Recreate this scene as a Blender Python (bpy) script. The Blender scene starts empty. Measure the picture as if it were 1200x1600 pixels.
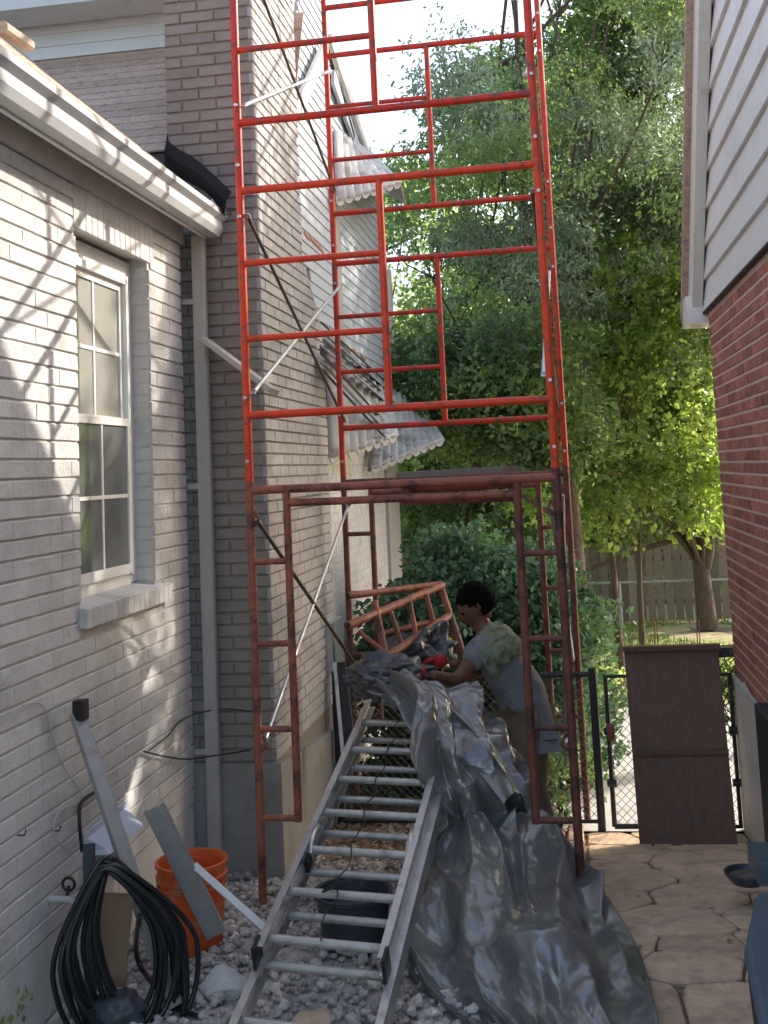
import bpy, bmesh, math, random
import numpy as np
from mathutils import Vector, Matrix
R = math.radians
random.seed(7); rng = np.random.default_rng(7)
SC = bpy.context.scene
COL = SC.collection

# ------------------------------------------------------------------ camera
CAM_F, CAM_CY = 1766.0, 551.0
yaw, pitch, roll = .1523, .1045, -.0458
fw = Vector((-math.sin(yaw)*math.cos(pitch), math.cos(yaw)*math.cos(pitch), math.sin(pitch)))
rt = Vector((math.cos(yaw), math.sin(yaw), 0)); up0 = rt.cross(fw)
cr = math.cos(roll)*rt + math.sin(roll)*up0
cu = -math.sin(roll)*rt + math.cos(roll)*up0
EYE = Vector((0, 0, 2.05))
cam_d = bpy.data.cameras.new('camera'); cam = bpy.data.objects.new('camera', cam_d); COL.objects.link(cam)
m = Matrix((cr, cu, -fw)).transposed().to_4x4(); m.translation = EYE
cam.matrix_world = m
cam_d.sensor_fit = 'VERTICAL'; cam_d.sensor_height = 32.0; cam_d.lens = 32.0*CAM_F/1600.0
cam_d.shift_y = -(800-CAM_CY)/1600.0
cam_d.clip_start = .05; cam_d.clip_end = 600
SC.camera = cam

# ------------------------------------------------------------------ light
SUN = Vector((1.0, .84, .70)).normalized()
w = bpy.data.worlds.new('World'); SC.world = w; w.use_nodes = True
nt = w.node_tree; bg = nt.nodes['Background']
sky = nt.nodes.new('ShaderNodeTexSky'); sky.sky_type = 'NISHITA'; sky.sun_disc = False
sky.sun_elevation = math.asin(SUN.z); sky.sun_rotation = math.atan2(SUN.x, SUN.y)
sky.air_density = 1.0; sky.dust_density = 2.5; sky.ozone_density = 1.0
nt.links.new(sky.outputs[0], bg.inputs[0]); bg.inputs[1].default_value = .15
sd = bpy.data.lights.new('sun', 'SUN'); sd.energy = 2.05; sd.angle = R(.6); sd.color = (1, .955, .90)
so = bpy.data.objects.new('sun', sd); COL.objects.link(so)
so.rotation_euler = SUN.to_track_quat('Z', 'Y').to_euler(); so.location = (10, 8, 12)
SC.view_settings.view_transform = 'Standard'; SC.view_settings.look = 'None'
SC.view_settings.gamma = 1; SC.view_settings.use_curve_mapping = False
SC.view_settings.exposure = 1.74
SC.view_settings.use_white_balance = True; SC.view_settings.white_balance_temperature = 7000; SC.view_settings.white_balance_tint = 11
SC.render.engine = 'CYCLES'
SC.cycles.max_bounces = 6; SC.cycles.diffuse_bounces = 5; SC.cycles.glossy_bounces = 2; SC.cycles.transmission_bounces = 5; SC.cycles.transparent_max_bounces = 4

# pixel -> real place helpers (the photograph's geometry, solved once)
def ray(x, y): return fw + cr*((x-600)/CAM_F) + cu*((CAM_CY-y)/CAM_F)
def onX(x, y, X): d = ray(x, y); return EYE + d*(X/d.x)
def onY(x, y, Y): d = ray(x, y); return EYE + d*(Y/d.y)
def onZ(x, y, z): d = ray(x, y); return EYE + d*((z-2.05)/d.z)
def gz(Y):
    if Y < 5: return 0.0
    if Y < 7.6: return -.30*(Y-5)/2.6
    if Y < 21: return -.30-.5*(Y-7.6)/13.4
    return -.8

# ------------------------------------------------------------------ materials
MATS = {}
def mat(name, col, rough=.7, metal=0, var=.12, vscale=6, bump=0, bscale=60, spec=.4, rnd=0, col2=None, c2scale=3, c2amt=.5, bdist=.01, stretch=None):
    m = bpy.data.materials.new(name); m.use_nodes = True; t = m.node_tree; n = t.nodes; L = t.links
    b = n['Principled BSDF']; b.inputs['Roughness'].default_value = rough; b.inputs['Metallic'].default_value = metal
    b.inputs['Specular IOR Level'].default_value = spec
    g = n.new('ShaderNodeNewGeometry'); vec = g.outputs['Position']
    if stretch:
        mp = n.new('ShaderNodeMapping'); mp.inputs['Scale'].default_value = stretch; L.new(vec, mp.inputs[0]); vec = mp.outputs[0]
    no = n.new('ShaderNodeTexNoise'); no.inputs['Scale'].default_value = vscale; no.inputs['Detail'].default_value = 6; no.inputs['Roughness'].default_value = .65
    L.new(vec, no.inputs['Vector'])
    mr = n.new('ShaderNodeMapRange'); mr.inputs[1].default_value = .3; mr.inputs[2].default_value = .7
    mr.inputs[3].default_value = 1-var; mr.inputs[4].default_value = 1+var; L.new(no.outputs[0], mr.inputs[0])
    last = None
    mul = n.new('ShaderNodeVectorMath'); mul.operation = 'SCALE'; L.new(mr.outputs[0], mul.inputs['Scale'])
    if col2:
        n2 = n.new('ShaderNodeTexNoise'); n2.inputs['Scale'].default_value = c2scale; n2.inputs['Detail'].default_value = 8; n2.inputs['Roughness'].default_value = .7
        L.new(vec, n2.inputs['Vector'])
        rmp = n.new('ShaderNodeMapRange'); rmp.inputs[1].default_value = .62-.25*c2amt; rmp.inputs[2].default_value = .72-.2*c2amt
        L.new(n2.outputs[0], rmp.inputs[0])
        mx = n.new('ShaderNodeMix'); mx.data_type = 'RGBA'; mx.inputs[6].default_value = (*col, 1); mx.inputs[7].default_value = (*col2, 1)
        L.new(rmp.outputs[0], mx.inputs[0]); L.new(mx.outputs[2], mul.inputs[0])
    else: mul.inputs[0].default_value = col
    out = mul.outputs[0]
    if rnd:
        oi = n.new('ShaderNodeObjectInfo'); mr2 = n.new('ShaderNodeMapRange'); mr2.inputs[3].default_value = 1-rnd; mr2.inputs[4].default_value = 1+rnd
        L.new(oi.outputs['Random'], mr2.inputs[0]); m2 = n.new('ShaderNodeVectorMath'); m2.operation = 'SCALE'
        L.new(out, m2.inputs[0]); L.new(mr2.outputs[0], m2.inputs['Scale']); out = m2.outputs[0]
    L.new(out, b.inputs['Base Color'])
    if bump:
        nb = n.new('ShaderNodeTexNoise'); nb.inputs['Scale'].default_value = bscale; nb.inputs['Detail'].default_value = 5
        L.new(vec, nb.inputs['Vector']); bp = n.new('ShaderNodeBump'); bp.inputs['Strength'].default_value = bump; bp.inputs['Distance'].default_value = bdist
        L.new(nb.outputs[0], bp.inputs['Height']); L.new(bp.outputs[0], b.inputs['Normal'])
    MATS[name] = m; return m
def leafmat(name, col, trans, tw=.45, rough=.5):
    m = bpy.data.materials.new(name); m.use_nodes = True; t = m.node_tree; n = t.nodes; L = t.links
    b = n['Principled BSDF']; b.inputs['Roughness'].default_value = rough; b.inputs['Specular IOR Level'].default_value = .35
    g = n.new('ShaderNodeNewGeometry'); no = n.new('ShaderNodeTexNoise'); no.inputs['Scale'].default_value = 1.3; no.inputs['Detail'].default_value = 5
    L.new(g.outputs['Position'], no.inputs['Vector'])
    def sc(c):
        v = n.new('ShaderNodeMapRange'); v.inputs[1].default_value = .3; v.inputs[2].default_value = .7; v.inputs[3].default_value = .45; v.inputs[4].default_value = 1.6
        L.new(no.outputs[0], v.inputs[0]); s = n.new('ShaderNodeVectorMath'); s.operation = 'SCALE'; s.inputs[0].default_value = c; L.new(v.outputs[0], s.inputs['Scale'])
        v2 = n.new('ShaderNodeMapRange'); v2.inputs[3].default_value = .65; v2.inputs[4].default_value = 1.35; L.new(g.outputs['Random Per Island'], v2.inputs[0])
        s2 = n.new('ShaderNodeVectorMath'); s2.operation = 'SCALE'; L.new(s.outputs[0], s2.inputs[0]); L.new(v2.outputs[0], s2.inputs['Scale']); return s2.outputs[0]
    L.new(sc(col), b.inputs['Base Color'])
    tr = n.new('ShaderNodeBsdfTranslucent'); L.new(sc(trans), tr.inputs[0])
    mx = n.new('ShaderNodeMixShader'); mx.inputs[0].default_value = tw
    L.new(b.outputs[0], mx.inputs[1]); L.new(tr.outputs[0], mx.inputs[2]); L.new(mx.outputs[0], n['Material Output'].inputs[0])
    MATS[name] = m; return m

mat('painted_brick', (.56, .55, .53), .75, var=.08, vscale=7, bump=.6, bscale=45, rnd=.06, col2=(.48, .465, .44), c2scale=2.6, c2amt=.38, bdist=.008)
mat('painted_mortar', (.52, .50, .47), .85, var=.12, vscale=18, bump=.4, bscale=90)
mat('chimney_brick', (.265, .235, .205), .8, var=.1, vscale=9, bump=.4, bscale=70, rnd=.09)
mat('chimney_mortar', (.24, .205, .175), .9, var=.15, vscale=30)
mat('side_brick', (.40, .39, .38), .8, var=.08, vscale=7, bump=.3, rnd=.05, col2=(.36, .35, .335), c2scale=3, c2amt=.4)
mat('red_brick', (.40, .165, .115), .85, var=.25, vscale=18, bump=.4, bscale=90, rnd=.26, col2=(.26, .10, .075), c2scale=14, c2amt=.5)
mat('red_mortar', (.58, .48, .43), .9, var=.15, vscale=40, bump=.3)
mat('white_siding', (.72, .73, .73), .45, var=.03, vscale=3, rnd=.02, col2=(.62, .62, .60), c2scale=1.4, c2amt=.3)
mat('house_siding', (.46, .50, .54), .5, var=.04, vscale=3, rnd=.03)
mat('rust_stain', (.45, .20, .12), .8, var=.3, vscale=20)
mat('white_trim', (.70, .69, .66), .4, var=.05, vscale=4, col2=(.58, .56, .52), c2scale=5, c2amt=.3)
mat('gutter_paint', (.52, .53, .54), .35, var=.04, vscale=8, spec=.5)
mat('soffit', (.38, .35, .32), .7, var=.06)
mat('downspout_paint', (.42, .40, .37), .45, var=.06, vscale=8)
mat('vinyl', (.74, .74, .70), .35, var=.04, vscale=10)
mat('glass', (.15, .16, .155), .06, var=.2, vscale=3, spec=.8)
mat('curtain', (.30, .30, .27), .25, var=.08, vscale=3, spec=.8)
mat('shingle', (.52, .375, .295), .95, var=.22, vscale=40, bump=.5, bscale=150, rnd=.16, col2=(.36, .28, .25), c2scale=14, c2amt=.4)
mat('roof_edge', (.07, .06, .055), .8, var=.2)
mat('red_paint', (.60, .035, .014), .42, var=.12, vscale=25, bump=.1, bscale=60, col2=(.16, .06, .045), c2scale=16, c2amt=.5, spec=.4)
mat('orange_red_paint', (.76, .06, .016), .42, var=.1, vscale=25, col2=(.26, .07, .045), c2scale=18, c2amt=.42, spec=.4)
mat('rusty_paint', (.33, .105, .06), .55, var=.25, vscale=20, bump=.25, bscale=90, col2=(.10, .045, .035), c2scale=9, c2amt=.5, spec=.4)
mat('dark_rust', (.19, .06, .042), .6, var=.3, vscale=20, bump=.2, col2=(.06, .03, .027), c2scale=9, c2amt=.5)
mat('galvanised', (.50, .52, .53), .38, metal=.7, var=.14, vscale=20, bump=.1)
mat('dark_brace', (.11, .085, .075), .5, metal=.5, var=.2, vscale=20)
mat('aluminium', (.60, .60, .60), .38, metal=.75, var=.12, vscale=14, bump=.1, bscale=120, col2=(.40, .40, .39), c2scale=8, c2amt=.3)
mat('rung_metal', (.56, .55, .52), .42, metal=.55, var=.15, vscale=18, col2=(.38, .36, .33), c2scale=12, c2amt=.4)
mat('black_plastic', (.018, .018, .02), .45, var=.2)
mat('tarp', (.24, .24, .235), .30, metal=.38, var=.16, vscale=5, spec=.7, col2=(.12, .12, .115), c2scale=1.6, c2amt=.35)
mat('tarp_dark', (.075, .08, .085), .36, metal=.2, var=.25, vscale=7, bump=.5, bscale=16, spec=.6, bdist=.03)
mat('gravel', (.62, .575, .53), .85, var=.25, vscale=24, bump=.4, bscale=90, rnd=.3, col2=(.40, .35, .31), c2scale=5, c2amt=.5)
mat('gravel_fine', (.55, .51, .47), .85, var=.25, vscale=24, bump=.4, bscale=90, col2=(.33, .28, .24), c2scale=7, c2amt=.6)
mat('rock', (.55, .54, .52), .8, var=.15, vscale=8, bump=.6, bscale=18, bdist=.02)
mat('soil', (.13, .10, .08), .95, var=.35, vscale=14, bump=.6, bscale=50, col2=(.20, .16, .12), c2scale=10, c2amt=.5)
mat('flagstone', (.66, .48, .325), .8, var=.2, vscale=9, bump=.7, bscale=28, rnd=.11, col2=(.47, .34, .25), c2scale=6, c2amt=.5, bdist=.006)
mat('joint_sand', (.17, .125, .09), .95, var=.3, vscale=40)
mat('concrete', (.46, .45, .43), .85, var=.1, vscale=8, bump=.2, col2=(.38, .36, .33), c2scale=4, c2amt=.4)
mat('foundation_white', (.58, .57, .55), .75, var=.08, vscale=5, bump=.3, bscale=40, col2=(.44, .42, .39), c2scale=4, c2amt=.35)
mat('foundation_grey', (.30, .29, .275), .85, var=.12, vscale=6, bump=.3, col2=(.22, .2, .18), c2scale=3, c2amt=.4)
mat('lawn', (.26, .30, .07), .95, var=.4, vscale=9, bump=.4, bscale=60, col2=(.38, .30, .20), c2scale=1.1, c2amt=.75)
mat('grass', (.17, .24, .05), .8, var=.4, vscale=5)
mat('fence_wood', (.24, .185, .135), .9, var=.25, vscale=14, bump=.3, rnd=.28, stretch=(6, 6, 1))
mat('board_wood', (.15, .085, .055), .5, var=.25, vscale=10, bump=.15, stretch=(6, 6, 1), col2=(.10, .058, .04), c2scale=5, c2amt=.4)
mat('weathered_plank', (.22, .19, .165), .9, var=.3, vscale=30, bump=.4, stretch=(1, 8, 8))
mat('bark', (.11, .075, .055), .95, var=.35, vscale=16, bump=.8, bscale=26, bdist=.03, stretch=(2, 2, .5))
mat('dark_paint_metal', (.03, .035, .04), .45, var=.25, vscale=20)
mat('wire', (.20, .20, .19), .5, metal=.5, var=.15)
mat('bucket_orange', (.75, .13, .03), .42, var=.1, vscale=8, bump=.15, col2=(.62, .36, .24), c2scale=13, c2amt=.28)
mat('hose', (.012, .018, .02), .3, var=.3, vscale=12, spec=.6)
mat('steel_grey', (.46, .46, .45), .45, metal=.5, var=.12, vscale=9, bump=.15, col2=(.34, .31, .29), c2scale=6, c2amt=.3)
mat('pale_blue_plastic', (.52, .58, .68), .5, var=.05)
mat('cardboard', (.33, .22, .13), .85, var=.15, vscale=7)
mat('blue_bin', (.085, .125, .165), .42, var=.1, vscale=6)
mat('dark_bin', (.02, .026, .035), .5, var=.2)
mat('dark_tub', (.06, .07, .085), .3, var=.2)
mat('awning', (.47, .47, .46), .5, var=.12, vscale=6, col2=(.27, .25, .23), c2scale=5, c2amt=.5)
mat('awning_under', (.22, .17, .14), .7, var=.15)
mat('cable_white', (.5, .49, .46), .5); mat('cable_black', (.02, .02, .02), .5)
mat('felt_black', (.008, .009, .011), .8, var=.3)
mat('skin', (.17, .075, .045), .5, var=.08, vscale=15)
mat('hair', (.004, .0035, .0035), .95, var=.3, vscale=60, bump=.8, bscale=120, spec=.1)
mat('tshirt', (.20, .215, .235), .9, var=.12, vscale=10, bump=.8, bscale=14, bdist=.03)
mat('trousers', (.20, .155, .105), .9, var=.12, vscale=9, bump=.35, bscale=20, bdist=.02)
mat('towel', (.19, .23, .155), .95, var=.12, vscale=14, bump=.4, bscale=60, col2=(.10, .08, .05), c2scale=17, c2amt=.55)
mat('red_glove', (.45, .02, .018), .7, var=.12); mat('boot', (.05, .035, .025), .7)
mat('hi_vis', (.65, .80, .03), .6)
mat('petal', (.5, .28, .26), .7)
mat('plywood', (.42, .34, .26), .8, var=.2, stretch=(1, 6, 6))
leafmat('leaf_locust', (.125, .18, .10), (.40, .57, .18), .54, .32)
leafmat('leaf_grey_green', (.19, .245, .19), (.34, .46, .26), .48, .35)
leafmat('leaf_yellow', (.13, .19, .065), (.48, .64, .15), .55, .28)
leafmat('leaf_dark', (.07, .11, .06), (.23, .37, .11), .45, .28)
leafmat('leaf_bush', (.12, .22, .13), (.16, .32, .10), .28, .34)
leafmat('leaf_litter', (.30, .20, .12), (.3, .2, .1), .2)
M = MATS

def crumple(m, scale, strength, dist):
    t = m.node_tree; n = t.nodes; L = t.links; b = n['Principled BSDF']
    g = n.new('ShaderNodeNewGeometry'); no = n.new('ShaderNodeTexNoise'); no.inputs['Scale'].default_value = 3; L.new(g.outputs['Position'], no.inputs['Vector'])
    ad = n.new('ShaderNodeVectorMath'); ad.operation = 'MULTIPLY_ADD'; ad.inputs[1].default_value = (.25, .25, .25); L.new(no.outputs['Color'], ad.inputs[0]); L.new(g.outputs['Position'], ad.inputs[2])
    last = None
    for sc_, st in ((scale, strength), (scale*2.6, strength*.6)):
        v = n.new('ShaderNodeTexVoronoi'); v.inputs['Scale'].default_value = sc_; v.feature = 'F1'; L.new(ad.outputs[0], v.inputs['Vector'])
        bp = n.new('ShaderNodeBump'); bp.inputs['Strength'].default_value = st; bp.inputs['Distance'].default_value = dist*scale/sc_; L.new(v.outputs['Distance'], bp.inputs['Height'])
        if last: L.new(last.outputs[0], bp.inputs['Normal'])
        last = bp
    L.new(last.outputs[0], b.inputs['Normal'])
crumple(MATS['tarp'], 4.5, .55, .045); crumple(MATS['tarp_dark'], 8, .5, .03)
# ------------------------------------------------------------------ builders
def wloc(o):
    v = Vector((0, 0, 0))
    while o is not None: v = v + o.location; o = o.parent
    return v
def tag(o, label=None, cat=None, group=None, kind=None):
    if label: o['label'] = label
    if cat: o['category'] = cat
    if group: o['group'] = group
    if kind: o['kind'] = kind
    return o
def thing(name, label, cat, loc=(0, 0, 0), rz=0, group=None):
    o = bpy.data.objects.new(name, None); COL.objects.link(o); o.location = loc; o.rotation_euler = (0, 0, rz); o.empty_display_size = .1
    return tag(o, label, cat, group)
class MB:
    def __init__(s): s.v = []; s.f = []
    def add(s, vs, fs):
        b = len(s.v); s.v += [tuple(v) for v in vs]; s.f += [tuple(b+i for i in f) for f in fs]; return s
    def box(s, x0, y0, z0, x1, y1, z1):
        return s.add([(x0, y0, z0), (x1, y0, z0), (x1, y1, z0), (x0, y1, z0), (x0, y0, z1), (x1, y0, z1), (x1, y1, z1), (x0, y1, z1)],
                     [(0, 3, 2, 1), (4, 5, 6, 7), (0, 1, 5, 4), (1, 2, 6, 5), (2, 3, 7, 6), (3, 0, 4, 7)])
    def beam(s, a, b, w, h, up=(0, 0, 1), bev=0):        # rectangular bar from a to b
        a = Vector(a); b = Vector(b); d = (b-a).normalized(); u = Vector(up); sd_ = d.cross(u)
        if sd_.length < 1e-4: sd_ = d.cross(Vector((1, 0, 0)))
        sd_.normalize(); u = sd_.cross(d)
        if bev:
            pr = [(-w/2+bev, -h/2), (w/2-bev, -h/2), (w/2, -h/2+bev), (w/2, h/2-bev), (w/2-bev, h/2), (-w/2+bev, h/2), (-w/2, h/2-bev), (-w/2, -h/2+bev)]
        else: pr = [(-w/2, -h/2), (w/2, -h/2), (w/2, h/2), (-w/2, h/2)]
        n = len(pr); vs = [a+sd_*p+u*q for p, q in pr]+[b+sd_*p+u*q for p, q in pr]
        return s.add(vs, [(i, (i+1) % n, n+(i+1) % n, n+i) for i in range(n)]+[tuple(range(n))[::-1], tuple(range(n, 2*n))])
    def tube(s, pts, r, n=10, cap=True, closed=False):
        pts = [Vector(p) for p in pts]; k = len(pts)
        rs = r if hasattr(r, '__len__') else [r]*k
        t0 = (pts[1]-pts[0]).normalized(); ref = Vector((0, 0, 1)) if abs(t0.z) < .9 else Vector((1, 0, 0))
        a = t0.cross(ref).normalized(); vs = []
        for i, p in enumerate(pts):
            if closed: t = (pts[(i+1) % k]-pts[i-1]).normalized()
            else: t = (pts[min(i+1, k-1)]-pts[max(i-1, 0)]).normalized()
            a = (a-t*a.dot(t)).normalized(); b = t.cross(a)
            for j in range(n):
                th = 2*math.pi*j/n; vs.append(p+(a*math.cos(th)+b*math.sin(th))*rs[i])
        fs = []
        for i in range(k if closed else k-1):
            i2 = (i+1) % k
            for j in range(n): fs.append((i*n+j, i*n+(j+1) % n, i2*n+(j+1) % n, i2*n+j))
        if cap and not closed: fs += [tuple(range(n))[::-1], tuple((k-1)*n+j for j in range(n))]
        return s.add(vs, fs)
    def prism(s, poly, axis, a, b):     # poly in the two other axes, extruded along axis from a to b
        n = len(poly)
        def P(p, t):
            return {'x': (t, p[0], p[1]), 'y': (p[0], t, p[1]), 'z': (p[0], p[1], t)}[axis]
        return s.add([P(p, a) for p in poly]+[P(p, b) for p in poly],
                     [(i, (i+1) % n, n+(i+1) % n, n+i) for i in range(n)]+[tuple(range(n))[::-1], tuple(range(n, 2*n))])
    def lathe(s, prof, c=(0, 0, 0), n=28):
        vs = []; k = len(prof)
        for r_, z in prof:
            for j in range(n):
                th = 2*math.pi*j/n; vs.append((c[0]+r_*math.cos(th), c[1]+r_*math.sin(th), c[2]+z))
        return s.add(vs, [(i*n+j, i*n+(j+1) % n, (i+1)*n+(j+1) % n, (i+1)*n+j) for i in range(k-1) for j in range(n)])
    def grid(s, P, thick=0):             # P[i][j] of Vectors
        a = len(P); b = len(P[0]); vs = [v for row in P for v in row]
        fs = [(i*b+j, i*b+j+1, (i+1)*b+j+1, (i+1)*b+j) for i in range(a-1) for j in range(b-1)]
        s.add(vs, fs)
        return s
    def mesh(s, name, mt, off=Vector((0, 0, 0)), smooth=False):
        me = bpy.data.meshes.new(name); me.from_pydata([(v[0]-off[0], v[1]-off[1], v[2]-off[2]) for v in s.v], [], s.f); me.update()
        bm = bmesh.new(); bm.from_mesh(me); bmesh.ops.recalc_face_normals(bm, faces=bm.faces); bm.to_mesh(me); bm.free()
        if mt: me.materials.append(mt)
        if smooth:
            me.shade_smooth()
            try: me.set_sharp_from_angle(angle=R(40))
            except Exception: pass
        return me
    def build(s, name, mt, parent=None, smooth=False, local=False, kind=None, label=None, cat=None, group=None, solid=0, base=None):
        off = Vector((0, 0, 0))
        if parent is not None and not local: off = wloc(parent)
        if base is not None: off = Vector(base)
        me = s.mesh(name, mt, off, smooth); o = bpy.data.objects.new(name, me); COL.objects.link(o)
        if parent is not None: o.parent = parent
        if base is not None: o.location = base
        if solid:
            md = o.modifiers.new('solid', 'SOLIDIFY'); md.thickness = solid; md.offset = 0
        return tag(o, label, cat, group, kind)
def inst(name, me, parent, loc, rot=None, scale=None):
    o = bpy.data.objects.new(name, me); COL.objects.link(o); o.parent = parent; o.location = loc
    if rot: o.rotation_euler = rot
    if scale: o.scale = scale
    return o
def copy_tree(o, parent=None):
    c = o.copy(); COL.objects.link(c); c.parent = parent
    for ch in list(o.children): copy_tree(ch, c)
    return c

# brick wall: real bricks in bond on a recessed mortar backing
def brick_mesh(L, H, D, mt, seed, b=.0035, hb=None):
    hb = b if hb is None else hb
    rr = random.Random(seed); j = lambda a: rr.uniform(-a, a)
    mb = MB(); x, z = L/2, H/2
    fr = [(-x+hb+j(.0006), -z+b+j(.0015)), (x-hb+j(.0006), -z+b+j(.0015)), (x-hb+j(.0006), z-b+j(.0015)), (-x+hb+j(.0006), z-b+j(.0015))]
    o = [(-x, -z), (x, -z), (x, z), (-x, z)]
    vs = [(p[0], -D+j(.0015), p[1]) for p in fr]+[(p[0], -D+b*1.2, p[1]) for p in o]+[(p[0], .02, p[1]) for p in o]
    fs = [(0, 1, 2, 3)]+[(4+i, 4+(i+1) % 4, (i+1) % 4, i) for i in range(4)]+[(8+i, 8+(i+1) % 4, 4+(i+1) % 4, 4+i) for i in range(4)]
    mb.add(vs, fs); return mb
def brick_wall(parent, org, du, nrm, u0, u1, z0, z1, mt, course=.068, length=.21, gap=.004, bed=.011, depth=.009, inside=None, nmax=300, seed=1, hb=None):
    """org: a point of the mortar plane (u=0,z=0), du unit vector along the wall, nrm outward."""
    du = Vector(du); nrm = Vector(nrm); org = Vector(org); rr = random.Random(seed)
    rotz = math.atan2(du.y, du.x)
    if (Matrix.Rotation(rotz, 3, 'Z') @ Vector((0, -1, 0))).dot(nrm) < 0: rotz += math.pi
    cells = []; k = 0; z = z0
    while z+course <= z1+1e-6:
        u = u0-(length/2 if k % 2 else 0)
        while u < u1:
            a = max(u, u0); b = min(u+length, u1)
            if b-a > .03:
                for (p, q) in (inside(a, b, z, z+course) if inside else [(a, b)]):
                    if q-p > .025: cells.append((p, q, z))
            u += length
        z += course; k += 1
    cells.sort(key=lambda c: ((org+du*((c[0]+c[1])/2)+Vector((0, 0, c[2]))) - EYE).length * (1 if abs(c[1]-c[0]) > .1 else 1.05))
    def vis(c):
        P = org+du*((c[0]+c[1])/2)+Vector((0, 0, c[2])); d = P-EYE; zz = d.dot(fw)
        if zz < .3: return False
        px = 600+CAM_F*d.dot(cr)/zz; py = CAM_CY-CAM_F*d.dot(cu)/zz
        return -20 < px < 1220 and -20 < py < 1620
    cells = [c for c in cells if vis(c)]+[c for c in cells if not vis(c)]
    full = [brick_mesh(length-gap, course-bed, depth, mt, s, hb=hb).mesh('brick', mt) for s in range(5)]
    rest = MB(); off = wloc(parent)
    for i, (a, b, z) in enumerate(cells):
        jit = rr.uniform(-.0015, .0015)
        P = org+du*((a+b)/2)+Vector((0, 0, z+course/2))+nrm*jit
        sx = (b-a-gap)/(length-gap)
        if i < nmax:
            inst('brick', full[rr.randrange(5)], parent, P-off, (0, rr.uniform(-.004, .004), rotz), (sx, 1, 1))
        else:
            bm_ = brick_mesh((b-a)-gap, course-bed, depth, mt, rr.randrange(999), hb=hb); RM = Matrix.Rotation(rotz, 3, 'Z')
            rest.add([P+RM @ Vector(v) for v in bm_.v], bm_.f)
    if rest.v: rest.build('brick_field', mt, parent, kind='stuff')

def resample(pts, n):
    pts = np.array([tuple(p) for p in pts], float); k = len(pts); out = []
    for t in np.linspace(0, k-1, n):
        i = min(int(t), k-2); f = t-i
        p0 = pts[max(i-1, 0)]; p1 = pts[i]; p2 = pts[i+1]; p3 = pts[min(i+2, k-1)]
        out.append(.5*((2*p1)+(-p0+p2)*f+(2*p0-5*p1+4*p2-p3)*f*f+(-p0+3*p1-3*p2+p3)*f**3))
    return np.array(out)
def fastmesh(name, V, faces4, mt, parent=None, kind=None, off=(0, 0, 0)):
    me = bpy.data.meshes.new(name); V = np.asarray(V, np.float32)-np.array(off, np.float32); n = len(V); k = len(faces4); w_ = faces4.shape[1]
    me.vertices.add(n); me.vertices.foreach_set('co', V.ravel())
    me.loops.add(k*w_); me.loops.foreach_set('vertex_index', faces4.astype(np.int32).ravel())
    me.polygons.add(k); me.polygons.foreach_set('loop_start', np.arange(0, k*w_, w_, dtype=np.int32))
    me.update(); me.validate(); me.materials.append(mt)
    o = bpy.data.objects.new(name, me); COL.objects.link(o)
    if parent is not None: o.parent = parent
    if kind: o['kind'] = kind
    return o
def leaves(centres, radii, counts, size, aspect=2.0, droop=.3, spread=1.0, shell=.5):
    """leaf rhombi (slightly folded quads) scattered as twigs through ellipsoid clumps"""
    Vs = []
    for c, r_, k in zip(centres, radii, counts):
        c = np.array(c); r_ = np.array(r_ if hasattr(r_, '__len__') else (r_, r_, r_))
        nt_ = max(3, k//14)
        d = rng.normal(size=(nt_, 3)); d /= np.linalg.norm(d, axis=1)[:, None]
        rad = rng.uniform(shell**2, 1, size=(nt_, 1))**.5
        T = c+d*rad*r_                                    # twig positions
        td = d+rng.normal(scale=.6, size=(nt_, 3)); td[:, 2] -= droop; td /= np.linalg.norm(td, axis=1)[:, None]
        per = k//nt_
        t = rng.uniform(0, 1, size=(nt_, per, 1))*size*4.2*spread
        P = (T[:, None]+td[:, None]*t+rng.normal(scale=size*.55, size=(nt_, per, 3))).reshape(-1, 3)
        a = (np.repeat(td, per, 0)*.6+rng.normal(scale=.7, size=P.shape)); a[:, 2] -= droop*.5; a /= np.linalg.norm(a, axis=1)[:, None]
        nrm_ = rng.normal(size=P.shape)*.8; nrm_[:, 2] += .9; b = np.cross(a, nrm_); b /= np.linalg.norm(b, axis=1)[:, None]+1e-9
        s_ = size*rng.uniform(.6, 1.25, size=(len(P), 1)); w_ = s_/aspect
        n_ = np.cross(a, b)
        q = np.stack([P-a*s_*.5, P+b*w_*.5+n_*w_*.1-a*s_*.05, P+a*s_*.5, P-b*w_*.5+n_*w_*.1-a*s_*.05], 1)
        Vs.append(q.reshape(-1, 3))
    return np.concatenate(Vs)
def leaf_obj(name, V, mt, parent, off):
    F = np.arange(len(V)).reshape(-1, 4); return fastmesh(name, V, F, mt, parent, off=off)

# ------------------------------------------------------------------ ground
ys = [-30, 0, 2, 4, 5, 5.5, 6, 6.5, 7, 7.6, 8, 10, 12, 15, 18, 21, 30, 60, 250]
xs = [-250, -60, -20, -8, -4, -2.1, -1, 0, 1, 2, 4, 8, 20, 60, 250]
g = MB(); g.grid([[Vector((x, y, gz(y)-.03)) for x in xs] for y in ys]).build('ground', M['soil'], kind='structure')
lawn = MB(); lx = np.linspace(-14, 16, 50); ly = np.linspace(11.2, 40, 50)
lawn.grid([[Vector((x, y, gz(y)-.018+.02*math.sin(x*1.7+y)*math.cos(y*1.3))) for x in lx] for y in ly]).build('lawn', M['lawn'], kind='structure')
path = MB()
path.grid([[Vector((x, y, gz(y)+.0)) for x in (-.15, .4, 1.0, 1.7, 2.4)] for y in (7.62, 8.2, 9, 10, 11, 12.2)]).build('concrete_path', M['concrete'], kind='structure')

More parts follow.
